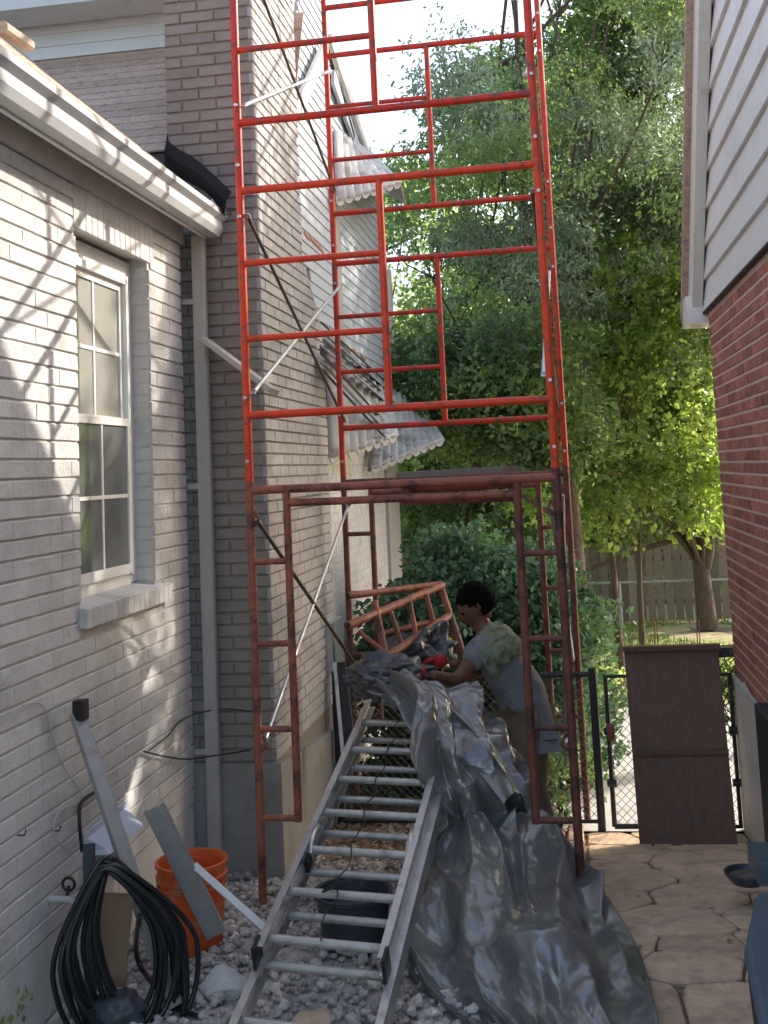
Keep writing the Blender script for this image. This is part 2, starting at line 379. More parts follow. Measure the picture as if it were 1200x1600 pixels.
# flagstones of the patio: cut polygons with sunken joints
patio = bpy.data.objects.new('patio', None); COL.objects.link(patio); patio['kind'] = 'structure'
jb = MB(); jb.grid([[Vector((x, y, gz(y)-.012)) for x in (-.02, .3, .98)] for y in (2, 3.5, 5, 6, 7, 7.6)]).build('patio_joint', M['joint_sand'], patio)
def voronoi_cells(x0, x1, y0, y1, pts):
    cells = []
    for i, p in enumerate(pts):
        poly = [(x0, y0), (x1, y0), (x1, y1), (x0, y1)]
        for j, q in enumerate(pts):
            if i == j: continue
            mx_, my_ = (p[0]+q[0])/2, (p[1]+q[1])/2; nx, ny = q[0]-p[0], q[1]-p[1]
            new = []
            for k in range(len(poly)):
                a, b = poly[k], poly[(k+1) % len(poly)]
                da = (a[0]-mx_)*nx+(a[1]-my_)*ny; db = (b[0]-mx_)*nx+(b[1]-my_)*ny
                if da <= 0: new.append(a)
                if da*db < 0: t = da/(da-db); new.append((a[0]+(b[0]-a[0])*t, a[1]+(b[1]-a[1])*t))
            poly = new
            if not poly: break
        if len(poly) > 2: cells.append(poly)
    return cells
pr = random.Random(11); pts = []
for r_ in range(15):
    nn = 2 if r_ % 2 else 3
    for c_ in range(nn): pts.append((.0+(c_+.5)*.96/nn+pr.uniform(-.15, .15), 2.1+(r_+.5)*.37+pr.uniform(-.15, .15)))
for poly in voronoi_cells(0, .97, 2.0, 7.58, pts):
    cx = sum(p[0] for p in poly)/len(poly); cy_ = sum(p[1] for p in poly)/len(poly)
    # rounded, slightly shrunk outline
    q = []
    for k in range(len(poly)):
        a, b = Vector(poly[k]), Vector(poly[(k+1) % len(poly)])
        if (b-a).length < .03: continue
        q += [a.lerp(b, .12), a.lerp(b, .5)+Vector((pr.uniform(-.004, .004), pr.uniform(-.004, .004))), a.lerp(b, .88)]
    c0 = Vector((cx, cy_)); gp = .006
    q = [p-(p-c0).normalized()*gp for p in q]
    n = len(q); dz = pr.uniform(-.003, .004)
    q2 = [p-(p-c0).normalized()*.007 for p in q]
    s = MB(); s.add([(p.x, p.y, gz(p.y)-.05) for p in q]+[(p.x, p.y, gz(p.y)-.004+dz) for p in q]+[(p.x, p.y, gz(p.y)+.003+dz) for p in q2]+[(cx, cy_, gz(cy_)+.004+dz)],
                    [(i, (i+1) % n, n+(i+1) % n, n+i) for i in range(n)]+[(n+i, n+(i+1) % n, 2*n+(i+1) % n, 2*n+i) for i in range(n)]+[(2*n+i, 2*n+(i+1) % n, 3*n) for i in range(n)])
    s.build('flagstone', M['flagstone'], patio)
# stone kerb between gravel and patio
kerb = thing('stone_kerb', 'row of worn tan edging stones between the gravel and the flagstone patio', 'kerb', (-.10, 4.0, 0))
y = 3.6
while y < 7.5:
    L_ = pr.uniform(.28, .42); b = MB(); y2 = min(y+L_, 7.55)
    b.beam((-.07+pr.uniform(-.006, .006), y+.006, gz(y)+.015), (-.07+pr.uniform(-.006, .006), y2-.006, gz(y2)+.015), .10, .09, bev=.012)
    b.build('edging_stone', M['flagstone'], kerb); y = y2
y = 5.6
while y < 7.4:
    b = MB(); b.beam((-.172, y+.005, gz(y)+.02), (-.172, y+.195, gz(y+.2)+.02), .085, .075, bev=.006); b.build('brick', M['red_brick'], kerb); y += .2

# gravel: a bed, 300 stones one by one, the rest as one mass
bed = MB(); bx = np.linspace(-2.09, -.2, 30); by = np.linspace(2, 8.6, 60)
bed.grid([[Vector((x, y, gz(y)+.012+.018*math.sin(x*5+y*3)*math.sin(y*4.1))) for x in bx] for y in by])
gravel = bed.build('gravel_bed', M['gravel_fine'], kind='structure')
def rock_mb(seed, sub=1):
    bm = bmesh.new(); bmesh.ops.create_icosphere(bm, subdivisions=sub, radius=1); rr = random.Random(seed)
    for v in bm.verts:
        k = rr.uniform(.72, 1.15); v.co = Vector((v.co.x*k, v.co.y*k*.8, v.co.z*k*.62))
    # knock flats
    for _ in range(3):
        n = Vector((rr.uniform(-1, 1), rr.uniform(-1, 1), rr.uniform(-.2, 1))).normalized(); d = rr.uniform(.5, .7)
        for v in bm.verts:
            e = v.co.dot(n)-d
            if e > 0: v.co -= n*e
    me = bpy.data.meshes.new('stone'); bm.to_mesh(me); bm.free(); me.materials.append(M['gravel']); return me
rocks = [rock_mb(s) for s in range(8)]
gr_ = random.Random(3); spots = []
for _ in range(6500):
    x = gr_.uniform(-2.05, -.2); yy = gr_.uniform(3.0, 8.4); sz = gr_.uniform(.012, .026)*(1.0 if gr_.random() < .8 else 1.6)
    spots.append((x, yy, sz))
def key(s):
    d = (Vector((s[0], s[1], 0))-EYE); zz = d.dot(fw); px = 600+CAM_F*d.dot(cr)/zz; py = CAM_CY-CAM_F*d.dot(cu)/zz
    return (0 if (150 < px < 760 and 1440 < py < 1605) else 1, -s[2])
spots.sort(key=key); RV = []; RF = []; nb_ = 0
rv = [(np.array([tuple(v.co) for v in me.vertices]), np.array([tuple(p.vertices) for p in me.polygons])) for me in rocks]
for i, (x, yy, sz) in enumerate(spots):
    z = gz(yy)+.012+.018*math.sin(x*5+yy*3)*math.sin(yy*4.1)+sz*.35+gr_.uniform(0, .015); rot = (gr_.uniform(-.6, .6), gr_.uniform(-.6, .6), gr_.uniform(0, 6.3)); k = gr_.randrange(8)
    if i < 300: inst('stone', rocks[k], gravel, (x, yy, z), rot, (sz, sz, sz))
    else:
        mrot = np.array(Matrix.Rotation(rot[2], 3, 'Z') @ Matrix.Rotation(rot[0], 3, 'X'))
        V, F_ = rv[k]; RV.append((V*sz) @ mrot.T+np.array([x, yy, z])); RF.append(F_+nb_); nb_ += len(V)
o = fastmesh('loose_gravel', np.concatenate(RV), np.concatenate(RF), M['gravel_fine'], gravel, 'stuff')

# ------------------------------------------------------------------ left wing: painted brick wall
WX = -2.1
wing = thing('painted_brick_wall', 'cream painted brick side wall with a window, on the left', 'wall', (WX, 4.8, 0))
WY0, WY1 = 4.72, 5.63; WZ0, WZ1 = 1.55, 3.20; END = 6.14; TOP = 3.52
bk = MB()
bk.box(WX-.30, 0, .30, WX-.009, WY0, TOP); bk.box(WX-.30, WY1, .30, WX-.009, END-.01, TOP)
bk.box(WX-.30, WY0, .30, WX-.009, WY1, WZ0-.03); bk.box(WX-.30, WY0, WZ1+.02, WX-.009, WY1, TOP)
bk.build('mortar_backing', M['painted_mortar'], wing)
fnd = MB(); fnd.box(WX-.3, 0, -.4, WX-.004, END-.01, .30); fnd.build('foundation', M['painted_brick'], wing)
SOL = .215
def wing_in(a, b, z, z2):
    out = [(a, b)]
    if z2 > WZ1+.001 and z < WZ1+SOL-.02: lo, hi = WY0-.02, WY1+.03      # soldier course
    elif z2 > WZ0-.10 and z < WZ1: lo, hi = (WY0, WY1) if z > WZ0-.02 else (WY0-.02, WY1+.12)
    else: return out
    if b <= lo or a >= hi: return out
    return [(a, min(b, lo)), (max(a, hi), b)]
brick_wall(wing, (WX-.007, 0, 0), (0, 1, 0), (1, 0, 0), 2.6, END, .30, TOP-.01, M['painted_brick'], inside=wing_in, seed=2, depth=.0065, bed=.010, gap=.0004, course=.0775, length=.215, hb=.0003)
# soldier bricks over the window
sm_ = brick_mesh(SOL-.008, .062, .011, M['painted_brick'], 5).mesh('soldier_brick', M['painted_brick'])
yy = WY0-.02
while yy < WY1+.03:
    inst('soldier_brick', sm_, wing, Vector((WX-.009, yy+.034, WZ1+SOL/2))-wing.location, (0, R(90), R(90))); yy += .0675
# reveal bricks both sides
for side, yb in ((0, WY0), (1, WY1)):
    rb = MB(); z = WZ0
    while z < WZ1:
        if side: rb.box(WX-.17, yb-.004, z+.005, WX-.012, yb+.05, z+.063)
        else: rb.box(WX-.17, yb-.05, z+.005, WX-.012, yb+.004, z+.063)
        z += .068
    rb.build('reveal', M['painted_brick'], wing)
# rowlock sill
y = WY0-.025
while y < WY1+.12:
    s = MB(); yb = y+.0665
    s.prism([(WX-.16, WZ0+.005), (WX+.035, WZ0-.035), (WX+.035, WZ0-.115), (WX-.16, WZ0-.10)], 'y', y+.0015, min(yb, WY1+.145)-.0015)
    s.build('sill_brick', M['painted_brick'], wing); y += .068
# window
win = thing('sash_window', 'white double hung sash window in the cream painted brick wall', 'window', (WX-.12, (WY0+WY1)/2, WZ0))
FX = WX-.10; a, b = WY0+.006, WY1-.006; fr = MB(); cw = .085
for (y0, y1, z0, z1) in ((a, a+cw, WZ0, WZ1), (b-cw, b, WZ0, WZ1), (a+cw, b-cw, WZ1-.10, WZ1), (a+cw, b-cw, WZ0-.01, WZ0+.045)):
    fr.box(FX-.05, y0, z0, FX, y1, z1)
fr.build('casing', M['vinyl'], win)
f2 = MB()
for (y0, y1, z0, z1) in ((a+cw-.02, a+cw+.012, WZ0+.04, WZ1-.08), (b-cw-.012, b-cw+.02, WZ0+.04, WZ1-.08), (a+cw, b-cw, WZ1-.125, WZ1-.085)): f2.box(FX-.03, y0, z0, FX+.012, y1, z1)
f2.build('bead', M['vinyl'], win)
ya, yb = a+cw+.012, b-cw-.012; zm = 2.335
def sash(z0, z1, X, glassm):
    s = MB(); t = .038
    s.box(X-.02, ya, z0, X, ya+t, z1); s.box(X-.02, yb-t, z0, X, yb, z1); s.box(X-.02, ya+t, z1-t, X, yb-t, z1); s.box(X-.02, ya+t, z0, X, yb-t, z0+t*1.25)
    so_ = s.build('sash', M['vinyl'], win)
    mu = MB(); ym = (ya+yb)/2; zz = (z0+z1)/2
    mu.box(X-.014, ym-.009, z0+t, X-.004, ym+.009, z1-t); mu.box(X-.0145, ya+t, zz-.009, X-.0035, yb-t, zz+.009); mu.build('muntin', M['vinyl'], so_)
    p = MB(); p.box(X-.0135, ya+t, z0+t, X-.0095, yb-t, z1-t); p.build('pane', glassm, so_)
sash(zm, WZ1-.125, FX-.012, M['curtain']); sash(WZ0+.05, zm+.04, FX+.02, M['glass'])
bb = MB(); bb.box(FX-.2, WY0, WZ0-.02, FX-.06, WY1, WZ1+.01); bb.build('window_back', M['felt_black'], win)

# eave: soffit, gutter, roof of the wing
roof = thing('wing_roof', 'brown shingle roof edge with a white boxed eave above the painted wall', 'roof', (WX, 5, 3.5))
s = MB(); s.box(WX-.3, 0, 3.505, WX+.13, END+.04, 3.525); s.build('soffit', M['soffit'], roof)
s = MB(); s.box(WX+.13, 0, 3.43, WX+.150, END+.04, 3.60); s.build('fascia', M['white_trim'], roof)
for k in range(24):     # frieze board under the soffit
    pass
s = MB(); s.box(WX-.0, 0, 3.40, WX+.022, END+.0, 3.504); s.build('frieze', M['painted_brick'], roof)
PT = math.tan(R(41.5))
rb = MB(); X0 = WX+.20
rb.add([(X0, 0, 3.60), (X0, 6.2, 3.60), (X0-2.6, 6.2, 3.60+2.6*PT), (X0-2.6, 0, 3.60+2.6*PT), (X0, 0, 3.575), (X0, 6.2, 3.575), (X0-2.6, 6.2, 3.575+2.6*PT), (X0-2.6, 0, 3.575+2.6*PT)],
       [(0, 1, 2, 3), (7, 6, 5, 4), (0, 4, 5, 1), (1, 5, 6, 2), (2, 6, 7, 3), (3, 7, 4, 0)]); rb.build('roof_deck', M['roof_edge'], roof)
for k in range(18):     # shingle courses
    t = k*.14; x_ = X0+.012-t*math.cos(R(41.5)); z_ = 3.604+t*math.sin(R(41.5)); s = MB(); c_, s_ = math.cos(R(41.5)), math.sin(R(41.5))
    s.prism([(x_, z_+.008), (x_, z_-.002), (x_-.19*c_, z_+.19*s_-.001), (x_-.19*c_, z_+.19*s_+.004)], 'y', 0, 6.2); s.build('shingle_course', M['shingle'], roof)
gut = thing('gutter', 'white aluminium gutter along the eave above the painted wall', 'gutter', (WX+.2, 5, 3.45))
GX = WX+.152; prof = [(GX, 3.575), (GX, 3.44), (GX+.065, 3.44), (GX+.085, 3.475), (GX+.085, 3.52), (GX+.115, 3.545), (GX+.115, 3.575), (GX+.100, 3.575), (GX+.100, 3.553), (GX+.072, 3.528), (GX+.072, 3.48), (GX+.06, 3.452), (GX+.012, 3.452), (GX+.012, 3.575)]
s = MB(); s.prism(prof, 'y', 0, 6.20); s.build('trough', M['gutter_paint'], gut)
s = MB(); s.prism([(GX-.002, 3.577), (GX-.002, 3.438), (GX+.067, 3.438), (GX+.087, 3.474), (GX+.087, 3.519), (GX+.117, 3.544), (GX+.117, 3.577)], 'y', 6.201, 6.207); s.build('end_cap', M['gutter_paint'], gut)
fl = MB(); A_ = onY(318, 325, 6.05); fl.add([A_, onY(345, 335, 6.1), onY(333, 308, 6.1), onY(330, 330, 6.18)], [(0, 1, 2), (0, 2, 3), (1, 3, 2), (0, 3, 1)])
fl.build('bent_flashing', M['white_trim'], label='small triangular scrap of white flashing stuck up behind the gutter end', cat='flashing')
# white item at the roof top left
sc_ = MB(); P = onX(2, 42, -2.0); Q = onX(45, 72, -2.0); sc_.beam(P, Q, .05, .045, bev=.01); sc_.build('timber_offcut', M['plywood'], label='short pale timber offcut lying on the shingle edge at the upper left', cat='timber')
# downspout at the wall end
dsp = thing('downspout', 'tall beige rectangular downspout at the corner beside the chimney', 'downspout', (WX+.07, 6.18, 0))
s = MB(); s.beam((WX+.095, 6.19, .03), (WX+.095, 6.19, 3.45), .058, .075, up=(1, 0, 0), bev=.008); s.build('pipe', M['downspout_paint'], dsp)
for z in (.55, 2.0, 3.05):
    s = MB(); s.box(WX+.0, 6.155, z, WX+.126, 6.16, z+.03); s.build('strap', M['downspout_paint'], dsp)

# ------------------------------------------------------------------ chimney
CY0 = 6.27; CXR = -1.665; CXL = onY(258, 150, 6.27).x
chim = thing('brick_chimney', 'broad taupe painted brick chimney rising beside the left wall', 'chimney', (-2.1, CY0, 0))
shoulder = lambda y_: 0
YU = 7.42; YL = 8.0
bk = MB(); bk.prism([(CY0+.009, -.4), (YL, -.4), (YL, 3.08), (YU, 3.55), (YU, 7.6), (CY0+.009, 7.6)], 'x', CXL+.009, CXR-.009)
bk.build('mortar_core', M['chimney_mortar'], chim)
s = MB(); s.prism([(CY0-.03, -.4), (YL+.03, -.4), (YL+.03, .30), (CY0-.03, .48)], 'x', CXL-.03, CXR+.03); s.build('foundation', M['foundation_grey'], chim)
def chim_side(a, b, z, z2):
    if z2 < .5: return []
    lim = YL if z2 < 3.08 else (YU if z > 3.55 else YL-(z2-3.08)/(.47)*(YL-YU))
    return [(a, min(b, lim))] if a < lim else []
brick_wall(chim, (0, CY0+.009, 0), (1, 0, 0), (0, -1, 0), CXL, CXR, .48, 7.2, M['chimney_brick'], seed=4, nmax=300, gap=.010, bed=.012, depth=.010)
side = thing('chimney_side', 'x', 'x', (0, 0, 0)); bpy.data.objects.remove(side)
flank = bpy.data.objects.new('flank', None); COL.objects.link(flank); flank.parent = chim
brick_wall(flank, (CXR-.009, 0, 0), (0, 1, 0), (1, 0, 0), CY0+.0, YL, .48, 7.2, M['side_brick'], inside=chim_side, seed=5, nmax=300, gap=.004, bed=.010)
cap = MB(); cap.box(CXL-.06, CY0-.06, 7.6, CXR+.06, YU+.06, 7.72); cap.build('cap', M['concrete'], chim)
# sloping plank beside the downspout
pl = MB(); A_ = onY(322, 532, 6.12); B_ = onY(428, 612, 6.05); pl.beam(A_, B_, .14, .03, up=(.55, 0, .84), bev=.003)
pl.build('leaning_plank', M['downspout_paint'], label='taupe painted plank wedged at a slant between downspout and scaffold post', cat='plank')
# black felt sheet on the gutter end
fs_ = []
q0 = [onY(262, 208, 6.15), onY(268, 225, 6.1), onY(310, 252, 6.1), onY(362, 300, 6.05)]
q1 = [onY(258, 268, 6.1), onY(285, 280, 6.12), onY(322, 300, 6.1), onY(350, 335, 6.1)]
q2 = [p+Vector((.02, .09, .015)) for p in q1]
s = MB(); s.grid([resample(q0, 14), resample([(Vector(a_)+Vector(b_))/2+Vector((0, -.03, 0)) for a_, b_ in zip(q0, q1)], 14), resample(q1, 14), resample(q2, 14)])
s.build('roofing_felt', M['felt_black'], solid=.006, label='stiff black roofing felt sheet propped on the roof against the chimney', cat='roofing felt')

# ------------------------------------------------------------------ main house behind
HX = -1.76; HE = 11.9; _A, _B = onX(573, 238, HX), onX(508, 20, HX)
house = thing('main_house', 'pale sided two storey house behind the chimney with awnings', 'house', (-4, 9, 0))
s = MB(); s.box(-8, 7.45, -.9, HX-.02, HE-.02, 2.75); s.build('lower_wall', M['foundation_grey'], house)
s = MB(); s.prism([(7.80, 2.75), (HE-.02, 2.75), (HE-.02, 4.2), (min(HE-.05, _A.y+.3), _A.z-.3), (_A.y-.03, _A.z), (_B.y-.03, _B.z), (7.80, 8.6)] if _B.y > 7.9 else [(7.80, 2.75), (HE-.02, 2.75), (HE-.02, 4.2), (_A.y-.03, _A.z), (7.9, _B.z), (7.8, 8.6)], 'x', -8, HX-.02); s.build('upper_wall', M['house_siding'], house)
# painted lower side wall, bricks
lw = bpy.data.objects.new('side_wall', None); COL.objects.link(lw); lw.parent = house
s = MB(); s.box(HX-.02, 8.0, -.9, HX-.012, HE-.4, 2.75); s.build('mortar_backing', M['foundation_white'], lw)
brick_wall(lw, (HX-.012, 0, 0), (0, 1, 0), (1, 0, 0), 8.0, HE-.75, -.36, 2.74, M['foundation_white'], course=.075, seed=8, nmax=0, gap=.003, bed=.006, depth=.006)
s = MB(); s.box(HX-.02, HE-.75, -.9, HX+.025, HE, 2.72); s.build('corner_pier', M['side_brick'], house)
# lap siding on the side wall
UA, UB = onX(573, 238, HX), onX(508, 20, HX)
def upper_y(z):   # far limit of the wall at height z
    if z > UB.z: return UB.y-(z-UB.z)*.8
    if z > UA.z: return UA.y+(UB.y-UA.y)*(z-UA.z)/(UB.z-UA.z)
    return min(HE, UA.y+(UA.z-z)*1.2)
    if z < 4.2: return HE
    if z < 5.6: return HE-(z-4.2)/1.4*(HE-11.1)
    return 11.1-(z-5.6)/3*1.5
z = 2.76; 
while z < 8.4:
    y0 = 7.43 if z > 3.5 else 8.02
    if z > 4.5: y0 = 7.43+ (z-4.5)*.55*1.0
    y1 = max(y0+.05, upper_y(z+.1))
    s = MB(); s.prism([(HX-.02, z), (HX+.014, z), (HX+.003, z+.093), (HX-.02, z+.093)], 'y', y0, y1); s.build('siding_board', M['house_siding'], house); z += .088
# skirt roof facing the camera and the storey above
sk0, sk1 = (6.35, 4.02), (7.75, 5.25); SR = HX+.10
import math as _m
ang = _m.atan2(sk1[1]-sk0[1], sk1[0]-sk0[0]); ln = _m.hypot(sk1[1]-sk0[1], sk1[0]-sk0[0])
n = int(ln/.115)
for k in range(n+1):
    t = k*.115; a_ = (sk0[0]+t*_m.cos(ang), sk0[1]+t*_m.sin(ang)); b_ = (a_[0]+.15*_m.cos(ang), a_[1]+.15*_m.sin(ang)); nx, nz = -_m.sin(ang), _m.cos(ang)
    s = MB(); s.prism([(a_[0]+nx*.012, a_[1]+nz*.012), (a_[0], a_[1]), (b_[0], b_[1]), (b_[0]+nx*.004, b_[1]+nz*.004)], 'x', -7, CXL-.003); s.build('shingle_course', M['shingle'], house)
    if a_[0] > 7.42:
        pass
s = MB(); s.prism([(sk0[0], sk0[1]-.02), (sk1[0]+.1, sk1[1]+.07), (sk1[0]+.1, sk0[1]-.1), (sk0[0], sk0[1]-.1)], 'x', -7, CXL-.003); s.build('roof_deck', M['roof_edge'], house)
# the same slope east of the chimney, with its white rake board
for k in range(7):
    t = k*.12; a_ = (7.46+t*_m.cos(1.03), 4.55+t*_m.sin(1.03)*1.2); s = MB()
    s.prism([(a_[0]-.012, a_[1]+.012), (a_[0], a_[1]), (a_[0]+.09, a_[1]+.17), (a_[0]+.082, a_[1]+.175)], 'x', CXL, HX+.06); s.build('shingle_course', M['shingle'], house)
s = MB(); s.beam(onX(458, 170, HX+.08), onX(512, 62, HX+.08), .03, .13, up=(1, 0, 0)); 
s = MB(); A_ = onX(462, 178, HX+.07); B_ = onX(508, 75, HX+.07); s.beam(A_, B_, .12, .03, up=(1, 0, 0)); s.build('rake_board', M['white_trim'], house)
z = 5.22
while z < 8.4:
    s = MB(); s.prism([(7.72, z), (7.686, z), (7.697, z+.105), (7.72, z+.105)], 'x', -7, CXL-.003); s.build('siding_board', M['white_siding'], house); z += .096
s = MB(); s.box(-7, 7.74, 5.1, CXL-.002, 8.2, 8.6); s.build('storey_wall', M['house_siding'], house)
zs = onY(0, 48, 7.68).z; s = MB(); s.box(-7, 7.35, zs, CXL-.004, 7.68, zs+.12); s.build('upper_soffit', M['white_trim'], house)
# white corner boards / downpipe on the far part
s = MB(); s.beam((HX+.03, HE-.03, 2.72), (HX+.03, HE-.03, 4.2), .09, .05, up=(1, 0, 0)); s.build('corner_board', M['white_trim'], house)
for (p0, p1, w_, mt_) in (((516, 60), (574, 240), .10, 'white_trim'), ((508, 60), (552, 215), .05, 'roof_edge'), ((520, 120), (560, 235), .14, 'house_siding')):
    s = MB(); s.beam(onX(*p0, HX+.05), onX(*p1, HX+.05), w_, .03, up=(1, 0, 0)); s.build('rake_trim', M[mt_], house)
# upper window in the side wall
s = MB(); s.box(HX, 8.95, 2.9, HX+.03, 9.15, 4.3); s.build('trim_board', M['downspout_paint'], house)
for (px, py) in ((480, 365), (488, 372), (496, 380), (503, 388), (545, 545), (556, 548), (568, 556), (575, 570)):
    s = MB(); c0 = onX(px, py, HX+.017); s.beam(c0-Vector((0, .09, .0)), c0+Vector((0, .09, -.03)), .004, .022, up=(0, 0, 1)); s.build('stain', M['rust_stain'], house)

# corrugated awnings
def awning(label, tl, tr_, br, bl, ribs, side=None):
    """four world corners: top near, top far, bottom far, bottom near; corrugation along the slope, scalloped lower edge"""
    o = thing('metal_awning', label, 'awning', tuple(tl), group='corrugated awnings on the pale house')
    n = ribs*6; rows = 6
    nv = (tr_-tl).cross(bl-tl).normalized()
    if nv.z < 0: nv = -nv
    P = []
    for i in range(rows+1):
        v = i/rows; row = []
        for j in range(n+1):
            u = j/n; p = (tl.lerp(tr_, u)).lerp(bl.lerp(br, u), v); row.append(p+nv*.05*abs(math.sin(math.pi*u*ribs)))
        P.append(row)
    s = MB(); s.grid(P); s.build('canopy', M['awning'], o, smooth=True, solid=.012)
    for a1, a2 in ((tl, bl), (tr_, br), (bl, br)):
        s = MB(); s.tube([a1-nv*.02, a2-nv*.02], .014, 8); s.build('frame_bar', M['awning_under'], o, True)
    s = MB(); s.tube([tl.lerp(bl, .95)-nv*.03, tl-Vector((0, 0, .45))], .011, 8); s.build('bracket_arm', M['awning_under'], o, True)
    for k in range(ribs):        # scallops: hanging half-round tongues at the end of each rib
        u = (k+.5)/ribs; c0 = bl.lerp(br, u)+nv*.005; wv = (br-bl)/ribs*.5; dn = Vector((0, 0, -1)); s = MB()
        ring = [c0+wv*math.cos(t)+dn*abs(wv.length)*.85*math.sin(t) for t in np.linspace(0, math.pi, 9)]+[c0-wv+Vector((0, 0, .03)), c0+wv+Vector((0, 0, .03))]
        s.add(ring, [tuple(range(len(ring)))]); s.build('scallop', M['awning'] if k % 1 == 0 else M['awning_under'], o, solid=.012)
    return o
awning('nearer corrugated metal awning with scalloped edge, just right of the chimney', onX(507, 548, HX+.02), onX(600, 600, HX+.02), onY(618, 680, 9.2), onY(514, 716, 8.3), 8)
awning('farther corrugated metal awning with scalloped edge, low at the house corner', onX(590, 600, HX+.02), onX(622, 640, HX+.02)+Vector((.25, 0, 0)), onY(692, 688, 10.6), onY(580, 734, 9.9), 9)
a3 = awning('upper corrugated metal awning over the upstairs window of the pale house', onX(521, 204, HX+.02), onX(575, 240, HX+.02), onY(625, 285, 9.6), onY(524, 314, 8.8), 8)
s = MB(); P0 = onX(575, 240, HX+.02); P1 = onY(625, 283, 9.6); P2 = onY(634, 318, 9.7); P3 = onX(600, 300, HX+.02)
s.grid([[P0, P1], [P3, P2]]); s.build('side_wing', M['awning'], a3, solid=.01)
# louvre strips lying over the lower awning (narrow dark strips paint the shadow lines between pale slats)
lv = thing('louvre_roof', 'row of pale sloping louvre slats with dark strips painted as the shadow between them, above the lower awnings', 'roof', tuple(onX(505, 545, HX)))
for k in range(7):
    A_ = onX(503, 505+k*12, HX+.05+.02*k); B_ = onX(617, 610+k*10, HX+.05+.05*k) if k < 4 else onX(600, 610+k*12, HX+.05+.05*k)
    s = MB(); s.beam(A_, B_, .10 if k % 2 else .035, .012, up=(.6, 0, .8)); s.build('slat', M['house_siding'] if k % 2 else M['roof_edge'], lv)

# meter box and pipe on the house wall
mtb = thing('meter_box', 'grey electric meter box on the painted wall behind the scaffold', 'meter box', (HX, 8.3, 0))
s = MB(); A_ = onX(518, 975, -1.62); B_ = onX(541, 1030, -1.62); s.box(-1.74, A_.y, B_.z, -1.62, A_.y+.42, A_.z); s.build('box', M['galvanised'], mtb)
s = MB(); s.tube([(-1.67, A_.y+.2, B_.z), (-1.67, A_.y+.2, gz(8.2)-.05)], .025); s.build('conduit', M['dark_paint_metal'], mtb)
s = MB(); A_ = onY(531, 1035, 7.0); B_ = onY(548, 1190, 6.9); s.beam(A_, B_, .075, .03, up=(0, 1, 0)); s.build('black_rail', M['dark_paint_metal'], label='black metal rail standing by the painted wall behind the ladder', cat='rail')
s = MB(); A_ = onY(523, 1035, 6.95); B_ = onY(537, 1190, 6.85); s.beam(A_, B_, .018, .03, up=(0, 1, 0)); s.build('grey_rail', M['aluminium'], label='thin grey metal strip beside the black rail by the painted wall', cat='rail')

# ------------------------------------------------------------------ right house
RX = 1.0; RC = 7.66
rh = thing('red_brick_house', 'red brick house with white sided gable on the right', 'house', (3, 5, 0))
zb0 = onX(1165, 1075, RX).z
s = MB(); s.box(RX+.003, 1.5, -.5, 6, RC-.004, 3.02); s.build('mortar_core', M['red_mortar'], rh)
s = MB(); s.prism([(1.5, -.5), (RC+.01, -.5), (RC+.01, zb0), (1.5, zb0)], 'x', RX-.02, 6); s.build('foundation', M['foundation_white'], rh)
brick_wall(rh, (RX+.003, 0, 0), (0, 1, 0), (-1, 0, 0), 2.5, RC, zb0, 3.0, M['red_brick'], seed=6, nmax=300, gap=.010, bed=.013, depth=.004)
PK = (3.4, 8.0)   # ridge
sl = (4.6-3.02)/(7.77-6.36)
def rake_y(z): return 7.78-(z-3.02)/sl
s = MB(); s.prism([(1.5, 3.02), (RC, 3.02), (rake_y(7.2), 7.2), (1.5, 7.2)], 'x', RX+.03, 6); s.build('gable_core', M['white_siding'], rh)
z = 3.0
while z < 7.2:
    s = MB(); s.add([(RX+.03, 1.5, z), (RX-.028, 1.5, z), (RX-.005, 1.5, z+.205), (RX+.03, 1.5, z+.205), (RX+.03, rake_y(z), z), (RX-.028, rake_y(z), z), (RX-.005, rake_y(z+.205), z+.205), (RX+.03, rake_y(z+.205), z+.205)],
                    [(0, 1, 2, 3), (7, 6, 5, 4), (1, 5, 6, 2), (0, 4, 5, 1), (3, 2, 6, 7), (0, 3, 7, 4)]); s.build('siding_board', M['white_siding'], rh); z += .198
s = MB(); s.box(RX-.034, 1.5, 2.988, RX+.02, RC, 3.0); s.build('starter_trim', M['roof_edge'], rh)
A_ = Vector((RX-.06, 7.86, 2.98)); B_ = Vector((RX-.06, rake_y(7.4)+.10, 7.4))
s = MB(); s.beam(A_, B_, .07, .20, up=(0, .7, .7), bev=.004); s.build('rake_board', M['white_trim'], rh)
dv = Vector((0, .74, .66))*.11
s = MB(); s.beam(A_+dv, B_+dv, .16, .035, up=(0, .7, .7)); s.build('roof_edge', M['roof_edge'], rh)
s = MB(); s.add([(RX-.14, 7.98, 2.98), (6, 7.98, 2.98), (6, rake_y(7.4)+.2, 7.42), (RX-.14, rake_y(7.4)+.2, 7.42), (RX-.14, 7.98, 3.03), (6, 7.98, 3.03), (6, rake_y(7.4)+.2, 7.47), (RX-.14, rake_y(7.4)+.2, 7.47)],
               [(0, 1, 2, 3), (7, 6, 5, 4), (0, 4, 5, 1), (1, 5, 6, 2), (2, 6, 7, 3), (3, 7, 4, 0)]); s.build('roof_slope', M['shingle'], rh)
s = MB(); s.prism([(RC-.03, 2.93), (7.98, 2.93), (8.06, 3.03), (8.06, 3.10), (RC+.05, 3.12)], 'x', RX-.13, RX+.4); s.build('eave_return', M['white_trim'], rh)
s = MB(); s.tube([onX(1162, 1068, RX-.03), onX(1175, 1092, RX-.03), onX(1200, 1120, RX-.03)], .008); s.build('wall_cable', M['cable_white'], rh)

